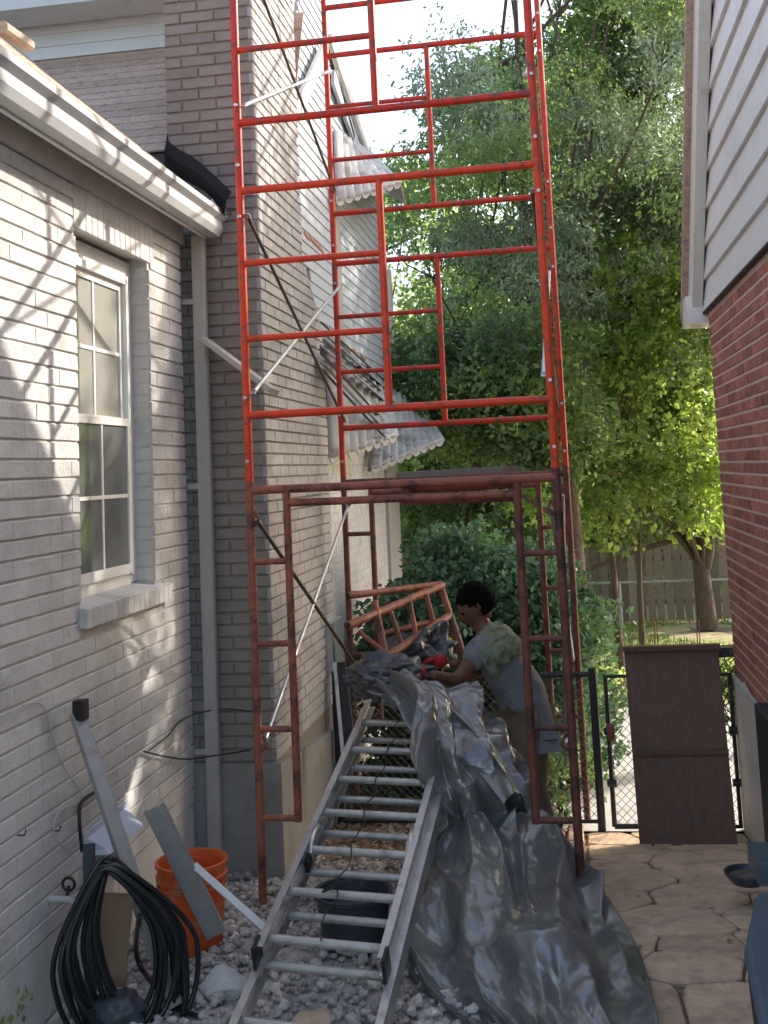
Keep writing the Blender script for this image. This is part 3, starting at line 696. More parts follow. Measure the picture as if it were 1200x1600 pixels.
# ------------------------------------------------------------------ scaffold
SRZ = -.0234; SPC = 2.2; SW = 1.524
SO = Vector((-1.563, 5.537, 0)); cS, sS = math.cos(SRZ), math.sin(SRZ)
def SP(lx, ly, z): return Vector((SO.x+cS*lx-sS*ly, SO.y+sS*lx+cS*ly, z))
TR = .021
def walk_frame(name, label, loc, m1, m2, ext):
    o = thing(name, label, 'scaffold frame', loc, SRZ, 'rusty walk-through scaffold frames')
    for x, mm in ((0, m1), (SW, m2)):
        s = MB(); s.tube([(x, 0, -ext), (x, 0, 2.03)], TR, 12); s.build('post', mm, o, True, True)
    for x, mm in ((.19, m1), (SW-.19, m2)):
        s = MB(); s.tube([(x, 0, .385), (x, 0, 1.985)], TR*.95, 12); s.build('inner_leg', mm, o, True, True)
    s = MB(); s.tube([(0, 0, 1.985), (SW, 0, 1.985)], TR, 12); s.build('crossbar', m1, o, True, True)
    s = MB(); s.tube([(.19, 0, 1.915), (SW-.19, 0, 1.915)], TR*.9, 12); s.build('header_bar', m1, o, True, True)
    for z in (.40, .82, 1.23, 1.63):
        for x0, x1, mm in ((0, .19, m1), (SW-.19, SW, m2)):
            s = MB(); s.tube([(x0, 0, z), (x1, 0, z)], .0155, 10); s.build('rung', mm, o, True, True)
    for x, s_ in ((0, 1), (SW, -1)):
        for z in (.75, 1.84):
            s = MB(); s.tube([(x+s_*.02, -.02, z-.03), (x+s_*.05, -.03, z), (x+s_*.03, -.02, z+.04)], .009, 6); s.build('brace_lock', m2, o, True, True)
    return o
def ladder_frame(label, loc, mt):
    o = thing('red_scaffold_section', label, 'scaffold frame', loc, SRZ, 'red ladder-type scaffold frames')
    for x in (0, SW):
        s = MB(); s.tube([(x, 0, 0), (x, 0, 1.52)], TR, 12); s.build('post', mt, o, True, True)
        s = MB(); s.tube([(x, 0, -.06), (x, 0, .01)], TR*.85, 12); s.build('coupling_pin', M['galvanised'], o, True, True)
        for z in (.10, .42, 1.35):
            s = MB(); s.tube([(x, -TR-.014, z), (x, -TR+.004, z)], .009, 8); s.build('brace_stud', M['galvanised'], o, True, True)
    s = MB(); s.tube([(0, 0, 1.49), (SW, 0, 1.49)], TR*.95, 12); s.build('crossbar', mt, o, True, True)
    s = MB(); s.tube([(0, 0, .33), (SW, 0, .33)], TR*.95, 12); s.build('crossbar', mt, o, True, True)
    s = MB(); s.tube([(.73, 0, .33), (.73, 0, 1.49)], TR*.9, 12); s.build('inner_post', mt, o, True, True)
    for z in (.72, 1.11):
        s = MB(); s.tube([(0, 0, z), (.73, 0, z)], .0165, 10); s.build('rung', mt, o, True, True)
    return o
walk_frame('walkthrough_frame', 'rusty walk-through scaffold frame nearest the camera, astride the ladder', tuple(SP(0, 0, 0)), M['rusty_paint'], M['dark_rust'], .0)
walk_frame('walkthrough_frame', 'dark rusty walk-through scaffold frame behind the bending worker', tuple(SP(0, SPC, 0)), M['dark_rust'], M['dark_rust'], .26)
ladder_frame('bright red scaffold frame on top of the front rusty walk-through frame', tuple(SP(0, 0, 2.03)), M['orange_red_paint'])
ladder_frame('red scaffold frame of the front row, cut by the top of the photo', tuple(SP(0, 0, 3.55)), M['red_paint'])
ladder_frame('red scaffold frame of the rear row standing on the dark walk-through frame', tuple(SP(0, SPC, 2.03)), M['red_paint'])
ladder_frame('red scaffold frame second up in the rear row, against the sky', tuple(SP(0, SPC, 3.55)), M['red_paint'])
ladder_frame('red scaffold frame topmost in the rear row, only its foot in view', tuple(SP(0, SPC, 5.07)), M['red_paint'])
def brace(label, a, b, mt, r=.0115):
    o = thing('cross_brace', label, 'brace', tuple((a+b)/2), group='diagonal braces of the scaffold')
    s = MB(); d = (b-a).normalized(); s.tube([a+d*.04, b-d*.04], r, 10); s.build('tube', mt, o, True)
    for p, q in ((a, a+d*.06), (b, b-d*.06)):
        s = MB(); s.beam(p, q, .028, .006, up=(0, 0, 1)); s.build('flat_end', M['galvanised'], o)
def bl(z0, z1, side): 
    x = .03 if side == 'L' else SW-.03
    return SP(x, -.0, z0), SP(x, SPC, z1)
G_, D_ = M['galvanised'], M['dark_brace']
a_, b_ = bl(3.40, 2.40, 'L'); brace('dark brace sloping down and away, left side, level with the white-railed red frame', a_, b_, D_, .0095)
a_, b_ = bl(2.47, 3.36, 'L'); brace('bright silver brace on the left side crossing in front of the siding', a_, b_, G_)
a_, b_ = bl(4.95, 4.03, 'L'); brace('long dark brace crossing the sunlit chimney flank at the top', a_, b_, D_, .0095)
a_, b_ = bl(3.97, 4.93, 'L'); brace('bright silver brace nearly level, near the top of the chimney', a_, b_, G_)
a_, b_ = bl(1.84, .75, 'L'); brace('dark brace running down behind the front rusty frame on the left', a_, b_, D_, .011)
a_, b_ = bl(.75, 1.84, 'L'); brace('silver brace running up behind the front rusty frame on the left', a_, b_, G_, .0095)
a_, b_ = bl(3.40, 2.40, 'R'); brace('dark brace on the right side between the two red posts, lower red level', a_, b_, D_)
a_, b_ = bl(2.47, 3.36, 'R'); brace('silver brace on the right side between the two red posts, lower red level', a_, b_, G_, .013)
a_, b_ = bl(4.95, 4.03, 'R'); brace('silver brace on the right side between the two red posts, upper level', a_, b_, D_)
a_, b_ = bl(3.97, 4.93, 'R'); brace('thin brace on the right side near the top of the scaffold', a_, b_, G_)
a_, b_ = bl(1.84, .75, 'R'); brace('bright silver brace between the dark posts at the right', a_, b_, G_, .013)
a_, b_ = bl(.75, 1.84, 'R'); brace('dark brace between the dark posts at the right, rising backwards', a_, b_, D_)
# plank and spare tubes stored on the crossbars
s = MB(); A_ = onY(632, 742, 6.5); B_ = onY(800, 733, 6.3); s.beam(A_, B_, .22, .035, bev=.003); s.build('scaffold_plank', M['weathered_plank'], label='weathered grey plank lying on top of the rusty crossbars', cat='plank')
sp_ = thing('spare_frame_tube', 'short rusty frame with end plates lashed along the header bar', 'scaffold frame', tuple(onY(710, 770, 5.6)))
for (p0, p1, r_) in (((634, 763), (812, 753), .022), ((628, 783), (806, 777), .021), ((583, 770), (640, 768), .017)):
    s = MB(); s.tube([onY(*p0, 5.62), onY(*p1, 5.60)], r_, 12); s.build('tube', M['rusty_paint'], sp_, True)
for px in (634, 808):
    s = MB(); s.beam(onY(px, 748, 5.61), onY(px, 786, 5.61), .045, .05, up=(0, 1, 0), bev=.006); s.build('sleeve', M['rusty_paint'], sp_)
# leaning rusty guard frame held by the worker
lf = thing('guard_frame', 'small rusty frame tilted against the rear scaffold above the folded tarp', 'scaffold frame', tuple(onY(620, 1000, 6.9)))
def T(p0, y0, p1, y1, r_=.021, nm='tube', mm='rusty_paint'):
    s = MB(); s.tube([onY(*p0, y0), onY(*p1, y1)], r_, 12); s.build(nm, M[mm], lf, True)
T((543, 931), 6.6, (688, 913), 7.25); T((543, 978), 6.2, (692, 914), 7.2, .024)
T((605, 1026), 6.3, (703, 962), 7.1, .024); T((585, 940), 6.5, (603, 1028), 6.35); T((560, 986), 6.3, (604, 1022), 6.3, .014)
T((688, 914), 7.2, (703, 962), 7.1); T((703, 962), 7.1, (735, 1062), 6.9, .026, mm='dark_rust')
T((610, 955), 6.5, (628, 1010), 6.5, .014); T((640, 940), 6.8, (650, 992), 6.7, .016); T((665, 928), 6.9, (678, 975), 6.9, .016)
T((597, 990), 6.6, (672, 972), 6.9, .018); T((596, 1030), 6.35, (600, 1060), 6.4, .02, mm='dark_rust')
for p, y_ in (((543, 931), 6.6), ((543, 978), 6.2)):
    s = MB(); c0 = onY(*p, y_); s.tube([c0-Vector((.004, 0, 0)), c0+Vector((.006, 0, 0))], .019, 12); s.build('open_bore_shade', M['black_plastic'], lf, True)  # black disc paints the shade inside the open tube, not a plug

# ------------------------------------------------------------------ extension ladder
ld = thing('extension_ladder', 'silver aluminium extension ladder lying at a slant over the gravel', 'ladder', (-1.1, 4.4, 0))
def LP(p, z): return onZ(p[0], p[1], z)
TLf = LP((577, 1096), .76); BLf = LP((401, 1492), .26); BRf = LP((603, 1512), .26); TRf = LP((681, 1120), .76)
dirL = (TLf-BLf).normalized(); acr = (BRf-BLf).normalized(); ln_n = acr.cross(dirL).normalized()
WID = (BRf-BLf).length
TRf = BRf+dirL*(TLf-BLf).length
def rails(a, b, h, th, nm):
    s = MB()
    # C channel
    s.beam(a, b, th, h, up=tuple(ln_n), bev=.002); s.build(nm, M['aluminium'], ld)
def ch_rail(a, b, inward, nm='rail'):
    s = MB(); up_ = tuple(ln_n)
    s.beam(a, b, .004, .075, up=up_); s.beam(a+ln_n*.036+inward*.014, b+ln_n*.036+inward*.014, .030, .005, up=up_); s.beam(a-ln_n*.036+inward*.014, b-ln_n*.036+inward*.014, .030, .005, up=up_)
    return s.build(nm, M['aluminium'], ld)
ch_rail(BLf, TLf, acr); ch_rail(BRf, TRf, -acr)
# base section below it, sticking out towards the camera
off = -ln_n*.078; ext = dirL*-1.0
bL0, bL1 = BLf+off+ext-acr*.012, TLf+off-dirL*.25-acr*.012; bR0, bR1 = BRf+off+ext+acr*.028, TRf+off-dirL*.25+acr*.028
ch_rail(bL0, bL1, acr); ch_rail(bR0, bR1, -acr)
LL = (TLf-BLf).length; k = 0; t = .10
while t < LL-.03:
    a_ = BLf+dirL*t; b_ = BRf+dirL*t; s = MB(); s.tube([a_+acr*.002, b_-acr*.002], .0175, 12); s.build('rung', M['rung_metal'], ld, True)
    t += .305; k += 1
t = -.92+.06
while t < LL-.3:
    a_ = BLf+off+dirL*t; b_ = BRf+off+dirL*t; s = MB(); s.tube([a_, b_+acr*.02], .0165, 12); s.build('rung', M['rung_metal'], ld, True); t += .305
for P0, sg in ((BLf, 1), (BRf, -1)):
    s = MB(); s.beam(P0-dirL*.035-ln_n*.0, P0+dirL*.05, .014, .10, up=tuple(ln_n), bev=.003); s.build('end_cap', M['black_plastic'], ld)
    q = P0+dirL*(LL*.355)+acr*sg*.035   # rung locks
    s = MB(); pts_ = [q-dirL*.10-ln_n*.02, q-dirL*.06+ln_n*.02, q+ln_n*.035, q+dirL*.07+ln_n*.03, q+dirL*.10+ln_n*.005]; s.tube(pts_, .013, 8); s.build('rung_lock', M['aluminium'], ld, True)
    s = MB(); s.beam(q-dirL*.16-ln_n*.03, q-dirL*.10-ln_n*.02, .02, .05, up=tuple(ln_n)); s.build('lock_block', M['black_plastic'], ld)
for P0 in (bL0+dirL*.62,):
    s = MB(); s.beam(P0-dirL*.02, P0+dirL*.05, .034, .09, up=tuple(ln_n), bev=.003); s.build('bracket', M['black_plastic'], ld)
rp = [BLf+dirL*(t_)+acr*(WID*.45+.012*math.sin(t_*23))+ln_n*(.022+.006*math.sin(t_*31)) for t_ in np.linspace(.08, LL-.1, 60)]
s = MB(); s.tube(rp, .0028, 6); s.build('rope', M['cable_black'], ld, True)
kp = [BLf+dirL*(.42+.05*math.sin(a__))+acr*(WID*.5+.08*math.cos(a__*.7))+ln_n*.03 for a__ in np.linspace(0, 9, 40)]
s = MB(); s.tube(kp, .004, 6); s.build('rope', M['cable_black'], ld, True)

# ------------------------------------------------------------------ tarp
def grid_surf(rows, nu, nv):
    R_ = [resample(r_, nu) for r_ in rows]; R_ = np.array(R_); out = np.array([resample(R_[:, j], nv) for j in range(nu)])
    return out.transpose(1, 0, 2)   # nv x nu x 3
def vnoise(u, v, seed, oct=4):
    r2 = np.random.default_rng(seed); out = np.zeros_like(u)
    for o_ in range(oct):
        n_ = 64; G = r2.uniform(-1, 1, (n_, n_)); f = 2**o_; uu = (u*f) % n_; vv = (v*f) % n_
        i = np.floor(uu).astype(int); j = np.floor(vv).astype(int); a = uu-i; b = vv-j; a = a*a*(3-2*a); b = b*b*(3-2*b)
        i1 = (i+1) % n_; j1 = (j+1) % n_; i %= n_; j %= n_
        out += (G[i, j]*(1-a)*(1-b)+G[i1, j]*a*(1-b)+G[i, j1]*(1-a)*b+G[i1, j1]*a*b)/f**.8
    return out
rows = [
 [onY(590, 1072, 6.05), onY(640, 1062, 6.0), onY(690, 1065, 6.1), onY(750, 1092, 6.4)],
 [onY(625, 1108, 5.85), onY(672, 1098, 5.8), onY(725, 1110, 6.0), onY(772, 1140, 6.35)],
 [onY(652, 1165, 5.65), onY(690, 1155, 5.6), onY(745, 1170, 5.8), onY(796, 1200, 6.2)],
 [onY(672, 1235, 5.60), onY(705, 1225, 5.6), onY(765, 1230, 5.7), onY(822, 1250, 6.1)],
 [onY(668, 1310, 5.50), onY(718, 1300, 5.60), onY(785, 1290, 5.65), onY(868, 1292, 6.0)],
 [onY(652, 1390, 5.35), onY(730, 1370, 5.2), onY(820, 1350, 5.35), onY(925, 1365, 5.5)],
 [onZ(628, 1465, .05), onZ(735, 1450, .20), onZ(850, 1425, .28), onZ(978, 1445, .06)],
 [onZ(645, 1530, .03), onZ(760, 1530, .13), onZ(880, 1500, .24), onZ(1010, 1510, .05)],
 [onZ(715, 1600, .03), onZ(800, 1595, .10), onZ(910, 1580, .16), onZ(1036, 1600, .04)],
 [onZ(770, 1690, .03), onZ(860, 1690, .07), onZ(950, 1680, .10), onZ(1060, 1700, .03)]]
NU, NV = 220, 340
P = grid_surf(rows, NU, NV)
du_ = np.gradient(P, axis=1); dv_ = np.gradient(P, axis=0); Nn = np.cross(du_, dv_); Nn /= np.linalg.norm(Nn, axis=2)[:, :, None]+1e-9
toc = np.array(EYE)-P; sg = np.sign((Nn*toc).sum(2))[:, :, None]; Nn = Nn*sg
U, V_ = np.meshgrid(np.linspace(0, 1, NU), np.linspace(0, 1, NV))
warp = U+.10*vnoise(U*2+3, V_*4, 5, 2)
rid = (1-np.abs(vnoise(warp*4.2+.5*V_, V_*1.1+2, 21, 2)))**1.5     # long folds running down the sheet
edgef = np.clip(np.minimum(U, 1-U)/.08, .15, 1)
upf = np.clip(1.25-V_*1.3, .15, 1)
cr1 = 1-np.abs(vnoise(U*4.5+20+V_*1.5, V_*6+5, 33, 2))                  # crumple ridges on the spread part
cr2 = 1-np.abs(vnoise(U*22+10, V_*34, 35, 2))
cr3 = 1-np.abs(vnoise(U*8+40-V_*2, V_*13+15, 61, 2))
disp = .22*(rid-.5)*np.clip(upf+.25, 0, 1)+.11*(cr1-.6)*np.clip(.35+V_, 0, 1)+.016*(cr3-.6)+.007*(cr2-.6)+.04*vnoise(U*3, V_*5+9, 12, 1)*V_
P = P+Nn*(disp*edgef)[:, :, None]
P[:, :, 2] = np.maximum(P[:, :, 2], np.array([[gz(y) for y in row] for row in P[:, :, 1]])+.035)
tp = thing('grey_tarp', 'large crumpled silver grey tarp spilling from the ladder onto the patio', 'tarpaulin', (-.3, 4.8, 0))
F_ = np.array([[(i*NU+j), (i*NU+j+1), ((i+1)*NU+j+1), ((i+1)*NU+j)] for i in range(NV-1) for j in range(NU-1)])
o = fastmesh('sheet', P.reshape(-1, 3), F_, M['tarp'], tp, off=tuple(tp.location)); o.data.shade_smooth()
# second layer: darker folded strip along the upper right
rows = [[onY(642, 1040, 6.35), onY(700, 1060, 6.5), onY(748, 1072, 6.7)], [onY(668, 1100, 6.25), onY(730, 1090, 6.3), onY(775, 1130, 6.6)],
        [onY(735, 1165, 6.1), onY(775, 1150, 6.05), onY(800, 1180, 6.3)], [onY(790, 1225, 5.9), onY(812, 1205, 5.9), onY(828, 1240, 6.2)]]
P = grid_surf(rows, 40, 60); U, V_ = np.meshgrid(np.linspace(0, 1, 40), np.linspace(0, 1, 60))
P[:, :, 1] -= .09*(1-np.abs(vnoise(U*3, V_*1.5, 8, 2)))+.30
F_ = np.array([[(i*40+j), (i*40+j+1), ((i+1)*40+j+1), ((i+1)*40+j)] for i in range(59) for j in range(39)])
o = fastmesh('fold', P.reshape(-1, 3), F_, M['tarp'], tp, off=tuple(tp.location)); o.data.shade_smooth()
# grommets
for (px, py, y_) in ((808, 1241, 5.82), (654, 1516, None)):
    c0 = onY(px, py, y_) if y_ else onZ(px, py, .075); s = MB(); s.tube([c0+Vector((.012*math.cos(t), 0, .012*math.sin(t))) for t in np.linspace(0, 2*math.pi, 13)[:-1]], .004, 6, closed=True); s.build('grommet', M['aluminium'], tp, True)
# the bundle on the ladder head
def blob(c, rad, seed, amp, name, mt, parent, seg=(120, 80), lean=None):
    th = np.linspace(0, 2*math.pi, seg[0]+1)[:-1]; ph = np.linspace(.02, math.pi-.02, seg[1]); TH, PH = np.meshgrid(th, ph)
    D = np.stack([np.cos(TH)*np.sin(PH), np.sin(TH)*np.sin(PH), np.cos(PH)], 2)
    q = 1-np.abs(vnoise(8+1.5*D[:, :, 0]+.8*D[:, :, 2], 8+1.5*D[:, :, 1]-.9*D[:, :, 2], seed, 2))*.8-np.abs(vnoise(9+1.3*D[:, :, 2]+.5*D[:, :, 1], 9+1.4*D[:, :, 0], seed+50, 3))*.6
    r_ = 1+amp*(q-.35); P_ = D*r_[:, :, None]*np.array(rad)
    if lean is not None: P_ = P_ @ np.array(lean).T
    P_ = P_+np.array(c); a, b = seg[1], seg[0]
    F2 = np.array([[i*b+j, i*b+(j+1) % b, (i+1)*b+(j+1) % b, (i+1)*b+j] for i in range(a-1) for j in range(b)])
    o_ = fastmesh(name, P_.reshape(-1, 3), F2, mt, parent, off=tuple(wloc(parent)) if parent else (0, 0, 0)); o_.data.shade_smooth(); return o_
ROT = lambda a: Matrix.Rotation(a, 3, 'Y')
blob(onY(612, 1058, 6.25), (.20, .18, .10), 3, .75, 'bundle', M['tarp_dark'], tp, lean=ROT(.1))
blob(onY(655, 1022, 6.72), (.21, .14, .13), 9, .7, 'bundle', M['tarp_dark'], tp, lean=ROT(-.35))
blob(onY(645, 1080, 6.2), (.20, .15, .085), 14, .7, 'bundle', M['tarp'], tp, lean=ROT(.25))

# ------------------------------------------------------------------ worker
def skinned(name, verts, edges, radii, mt, parent, root=0, sub=2):
    me = bpy.data.meshes.new(name); off = wloc(parent); me.from_pydata([Vector(v)-off for v in verts], edges, []); me.update()
    o_ = bpy.data.objects.new(name, me); COL.objects.link(o_)
    sk = o_.modifiers.new('skin', 'SKIN'); sk.use_smooth_shade = True; ss = o_.modifiers.new('sub', 'SUBSURF'); ss.levels = sub; ss.render_levels = sub
    for i, r_ in enumerate(radii):
        d = me.skin_vertices[0].data[i]; d.radius = r_ if hasattr(r_, '__len__') else (r_, r_); d.use_root = (i == root)
    dg = bpy.context.evaluated_depsgraph_get(); ev = o_.evaluated_get(dg); nm = bpy.data.meshes.new_from_object(ev)
    o_.modifiers.clear(); o_.data = nm; nm.materials.clear(); nm.materials.append(mt); nm.shade_smooth(); o_.parent = parent; return o_
PY = 6.62
def H(px, py, dy=0): return onY(px, py, PY+dy)
per = thing('person', 'worker in a grey t-shirt with a camouflage towel and red gloves, bending over the tarp', 'person', (-.3, PY, gz(PY)))
pelvis = H(822, 1125); waist = H(808, 1075); chest = H(778, 1022); neck0 = H(757, 985); neck1 = H(747, 965)
head = H(744, 948); shF = H(752, 1012, -.17); shB = H(768, 1008, .17); elF = H(714, 1064, -.30); wrF = H(672, 1054, -.46)
elB = H(745, 1055, .10); wrB = H(705, 1035, -.12)
hipF = H(812, 1135, -.09); hipB = H(832, 1135, .09); fz = gz(PY)
knF = Vector((hipF.x-.05, hipF.y-.03, (hipF.z+fz)/2+.02)); knB = Vector((hipB.x-.02, hipB.y, (hipB.z+fz)/2+.02))
anF = Vector((knF.x+.06, knF.y, fz+.08)); anB = Vector((knB.x+.08, knB.y, fz+.08))
V = [pelvis, waist, chest, neck0, neck1, head, shF, elF, wrF, shB, elB, wrB, hipF, knF, anF, hipB, knB, anB]
E_ = [(0, 1), (1, 2), (2, 3), (3, 4), (4, 5), (2, 6), (6, 7), (7, 8), (2, 9), (9, 10), (10, 11), (0, 12), (12, 13), (13, 14), (0, 15), (15, 16), (16, 17)]
skinned('body', V, E_, [(.085, .10), (.095, .115), (.13, .15), .06, .055, .075, .055, .040, .029, .055, .040, .029, .07, .055, .042, .07, .055, .042], M['skin'], per)
skinned('tshirt', [pelvis+Vector((.02, 0, -.01)), waist+Vector((.01, 0, 0)), chest, neck0.lerp(chest, .35), shF, shF.lerp(elF, .62), shB, shB.lerp(elB, .62), pelvis+Vector((.03, 0, -.09))],
        [(0, 1), (1, 2), (2, 3), (2, 4), (4, 5), (2, 6), (6, 7), (0, 8)], [(.142, .158), (.140, .155), (.155, .18), .09, .085, .078, .085, .078, (.132, .150)], M['tshirt'], per)
skinned('trousers', [pelvis+Vector((0, 0, -.03)), hipF, knF, anF+Vector((0, 0, .04)), hipB, knB, anB+Vector((0, 0, .04))], [(0, 1), (1, 2), (2, 3), (0, 4), (4, 5), (5, 6)],
        [(.12, .13), .11, .085, .072, .11, .085, .072], M['trousers'], per)
for an in (anF, anB):
    skinned('boot', [an+Vector((.03, 0, -.03)), an+Vector((-.06, 0, -.045)), an+Vector((-.17, 0, -.055))], [(0, 1), (1, 2)], [(.045, .05), (.045, .045), (.04, .03)], M['boot'], per)
# head: skull, jaw, nose, lips, brow, ears
bm = bmesh.new(); bmesh.ops.create_uvsphere(bm, u_segments=36, v_segments=26, radius=1)
for v in bm.verts:      # local: face towards -x
    x, y_, z = v.co; x *= .098; y_ *= .074; z *= .112
    if z < 0: y_ *= 1-.30*(-z/.112); x = x*(1-.12*(-z/.112)) - .012*(-z/.112)
    def bump_(cx, cy2, cz, s_, amp):
        return amp*math.exp(-(((y_-cy2)/s_[0])**2+((z-cz)/s_[1])**2)) if x < 0 else 0
    x -= bump_(0, 0, -.018, (.013, .022), .026)+bump_(0, 0, -.036, (.018, .009), .012)+bump_(0, 0, -.062, (.022, .008), .009)+bump_(0, 0, -.092, (.02, .016), .012)+bump_(0, 0, .022, (.05, .009), .007)
    x += bump_(0, .03, .003, (.013, .009), .009)+bump_(0, -.03, .003, (.013, .009), .009)
    v.co = (x, y_, z)
me = bpy.data.meshes.new('head'); bm.to_mesh(me); bm.free(); me.materials.append(M['skin']); me.shade_smooth()
hd = bpy.data.objects.new('head', me); COL.objects.link(hd); hd.parent = per; hd.location = head-per.location; hd.rotation_euler = (0, R(-24), R(8))
for sy in (-1, 1):
    s = MB(); s.tube([(.005, sy*.074, -.022), (.016, sy*.082, -.004), (.012, sy*.084, .018), (-.004, sy*.078, .020)], [.008, .010, .010, .006], 8); s.build('ear', M['skin'], hd, True, True)
    e = MB(); e.lathe([(.0005, -.010), (.007, -.007), (.010, 0), (.007, .007), (.0005, .010)], (-.086, sy*.029, .003), 12); e.build('eye', M['hair'], hd, True, True)
rr = np.random.default_rng(5); hv = []
bm = bmesh.new(); bmesh.ops.create_uvsphere(bm, u_segments=40, v_segments=28, radius=1)
dele = []
for v in bm.verts:
    x, y_, z = v.co
    k = 1+rr.uniform(-.02, .025); nx = Vector((x*.117*k+.012, y_*.090*k, z*.120*k+.022))
    if (nx.x < -.045 and nx.z < .045) or nx.z < -.055 or (nx.x < 0 and nx.z < -.005+(-nx.x)*.6): dele.append(v)
    v.co = nx
bmesh.ops.delete(bm, geom=dele, context='VERTS'); me = bpy.data.meshes.new('hair'); bm.to_mesh(me); bm.free(); me.materials.append(M['hair'])
hr = bpy.data.objects.new('hair', me); COL.objects.link(hr); hr.parent = hd; md = hr.modifiers.new('s', 'SOLIDIFY'); md.thickness = .012
# gloves: palm and five curled fingers gripping the sheet
for wr, s_ in ((wrF, -1), (wrB, 1)):
    gp = wr+Vector((-.02, 0, 0)); pv = [gp, gp+Vector((-.045, 0, .008)), gp+Vector((-.085, 0, .012))]
    gl = skinned('glove', pv, [(0, 1), (1, 2)], [(.036, .034), (.030, .044), (.024, .042)], M['red_glove'], per)
    for k, (ly, ln2) in enumerate(((-.034, .055), (-.012, .065), (.011, .062), (.032, .048))):
        r0 = gp+Vector((-.08, ly, .012)); f_ = [r0, r0+Vector((-ln2*.5, 0, .006)), r0+Vector((-ln2*.85, 0, -.02)), r0+Vector((-ln2*.75, 0, -.048))]
        skinned('finger', f_, [(0, 1), (1, 2), (2, 3)], [.0125, .0115, .0105, .009], M['red_glove'], gl, sub=1)
    r0 = gp+Vector((-.03, s_*.03, -.005)); skinned('thumb', [r0, r0+Vector((-.03, s_*.022, -.018)), r0+Vector((-.06, s_*.012, -.035))], [(0, 1), (1, 2)], [.015, .013, .010], M['red_glove'], gl, sub=1)
# towel round the neck and down the back
tw = [[H(737, 1000, -.19), H(752, 985, -.13), H(760, 975, -.02), H(772, 972, .1)],
      [H(752, 1025, -.24), H(770, 1000, -.21), H(790, 983, -.10), H(800, 985, .08)],
      [H(762, 1050, -.25), H(782, 1020, -.24), H(806, 1000, -.15), H(818, 1005, .03)],
      [H(776, 1060, -.24), H(792, 1035, -.22), H(812, 1022, -.16), H(826, 1022, .0)]]
P = grid_surf(tw, 36, 36); U, V_ = np.meshgrid(np.linspace(0, 1, 36), np.linspace(0, 1, 36)); P[:, :, 1] -= .02*vnoise(U*6, V_*3, 4, 2)+.015; P[:, :, 2] += .012*vnoise(U*5, V_*5, 6, 2)
s = MB(); s.grid([[Vector(p) for p in row] for row in P]); s.build('towel', M['towel'], per, smooth=True, solid=.008)
tw = [[H(735, 985, -.12), H(742, 985, -.16)], [H(742, 1010, -.22), H(756, 1000, -.24)], [H(758, 1050, -.27), H(772, 1035, -.27)]]
# yellow hi-vis scrap and white cup seen past the bundle
blob(onY(692, 1000, 6.8), (.05, .03, .022), 4, .4, 'work_glove', M['hi_vis'], None, (24, 16)); bpy.data.objects['work_glove']
tag(bpy.data.objects['work_glove'], 'bright yellow-green glove lying on the folded tarp', 'glove')
c0 = onY(699, 1022, 6.75); s = MB(); s.lathe([(.001, -.04), (.028, -.04), (.036, .04), (.032, .04), (.025, -.034), (.001, -.034)], c0, 18); s.build('cup', M['white_trim'], smooth=True, base=c0, label='small white cup beside the yellow glove on the tarp bundle', cat='cup')

# ------------------------------------------------------------------ left foreground clutter
bc = Vector((-1.74, 5.02, .0)); bk_ = thing('orange_bucket', 'orange five gallon plastic bucket by the painted wall', 'bucket', tuple(bc))
s = MB(); s.lathe([(.001, .005), (.125, .0), (.130, .006), (.146, .27), (.156, .275), (.156, .285), (.148, .288), (.149, .30), (.158, .305), (.158, .32), (.150, .325), (.151, .355), (.160, .36), (.160, .375), (.150, .378), (.146, .372), (.145, .30), (.126, .02), (.001, .018)], bc, 40)
s.build('shell', M['bucket_orange'], bk_, True)
hp = [bc+Vector((.158*math.cos(t), .158*math.sin(t)*.35-.10*math.sin(t), .31-.12*math.sin(t))) for t in np.linspace(0, math.pi, 20)]
s = MB(); s.tube(hp, .003, 6); s.build('handle', M['wire'], bk_, True)
def strip(nm, label, a, b, w_, th, mt, up, cat='metal strip', channel=True):
    d = (b-a).normalized(); u = Vector(up); sdv = d.cross(u).normalized(); u = sdv.cross(d); s = MB()
    s.beam(a, b, w_, th, up=tuple(u))
    if channel:
        for sg_ in (-1, 1): s.beam(a+sdv*sg_*(w_/2)-u*.012, b+sdv*sg_*(w_/2)-u*.012, th, .028, up=tuple(u))
    return s.build(nm, M[mt], label=label, cat=cat)
strip('aluminium_strip', 'long grey aluminium strip leaning on the wall behind the hose', onX(122, 1112, -2.03), onZ(275, 1572, .06), .055, .004, 'steel_grey', (.8, -.6, .1))
strip('metal_stud', 'wide grey metal channel leaning across the orange bucket', onY(240, 1262, 4.75), onZ(338, 1462, .1), .085, .004, 'steel_grey', (.2, -1, .1))
strip('white_batten', 'thin white batten running from the bucket to the ladder foot', onY(303, 1352, 4.85), onY(413, 1450, 4.75), .030, .012, 'white_trim', (0, -.6, .8), 'batten', False)
s = MB(); q = onX(126, 1105, -2.02); s.beam(q+Vector((0, 0, .03)), q-Vector((0, 0, .05)), .05, .05); s.build('end_cap', M['black_plastic'], bpy.data.objects['aluminium_strip'])
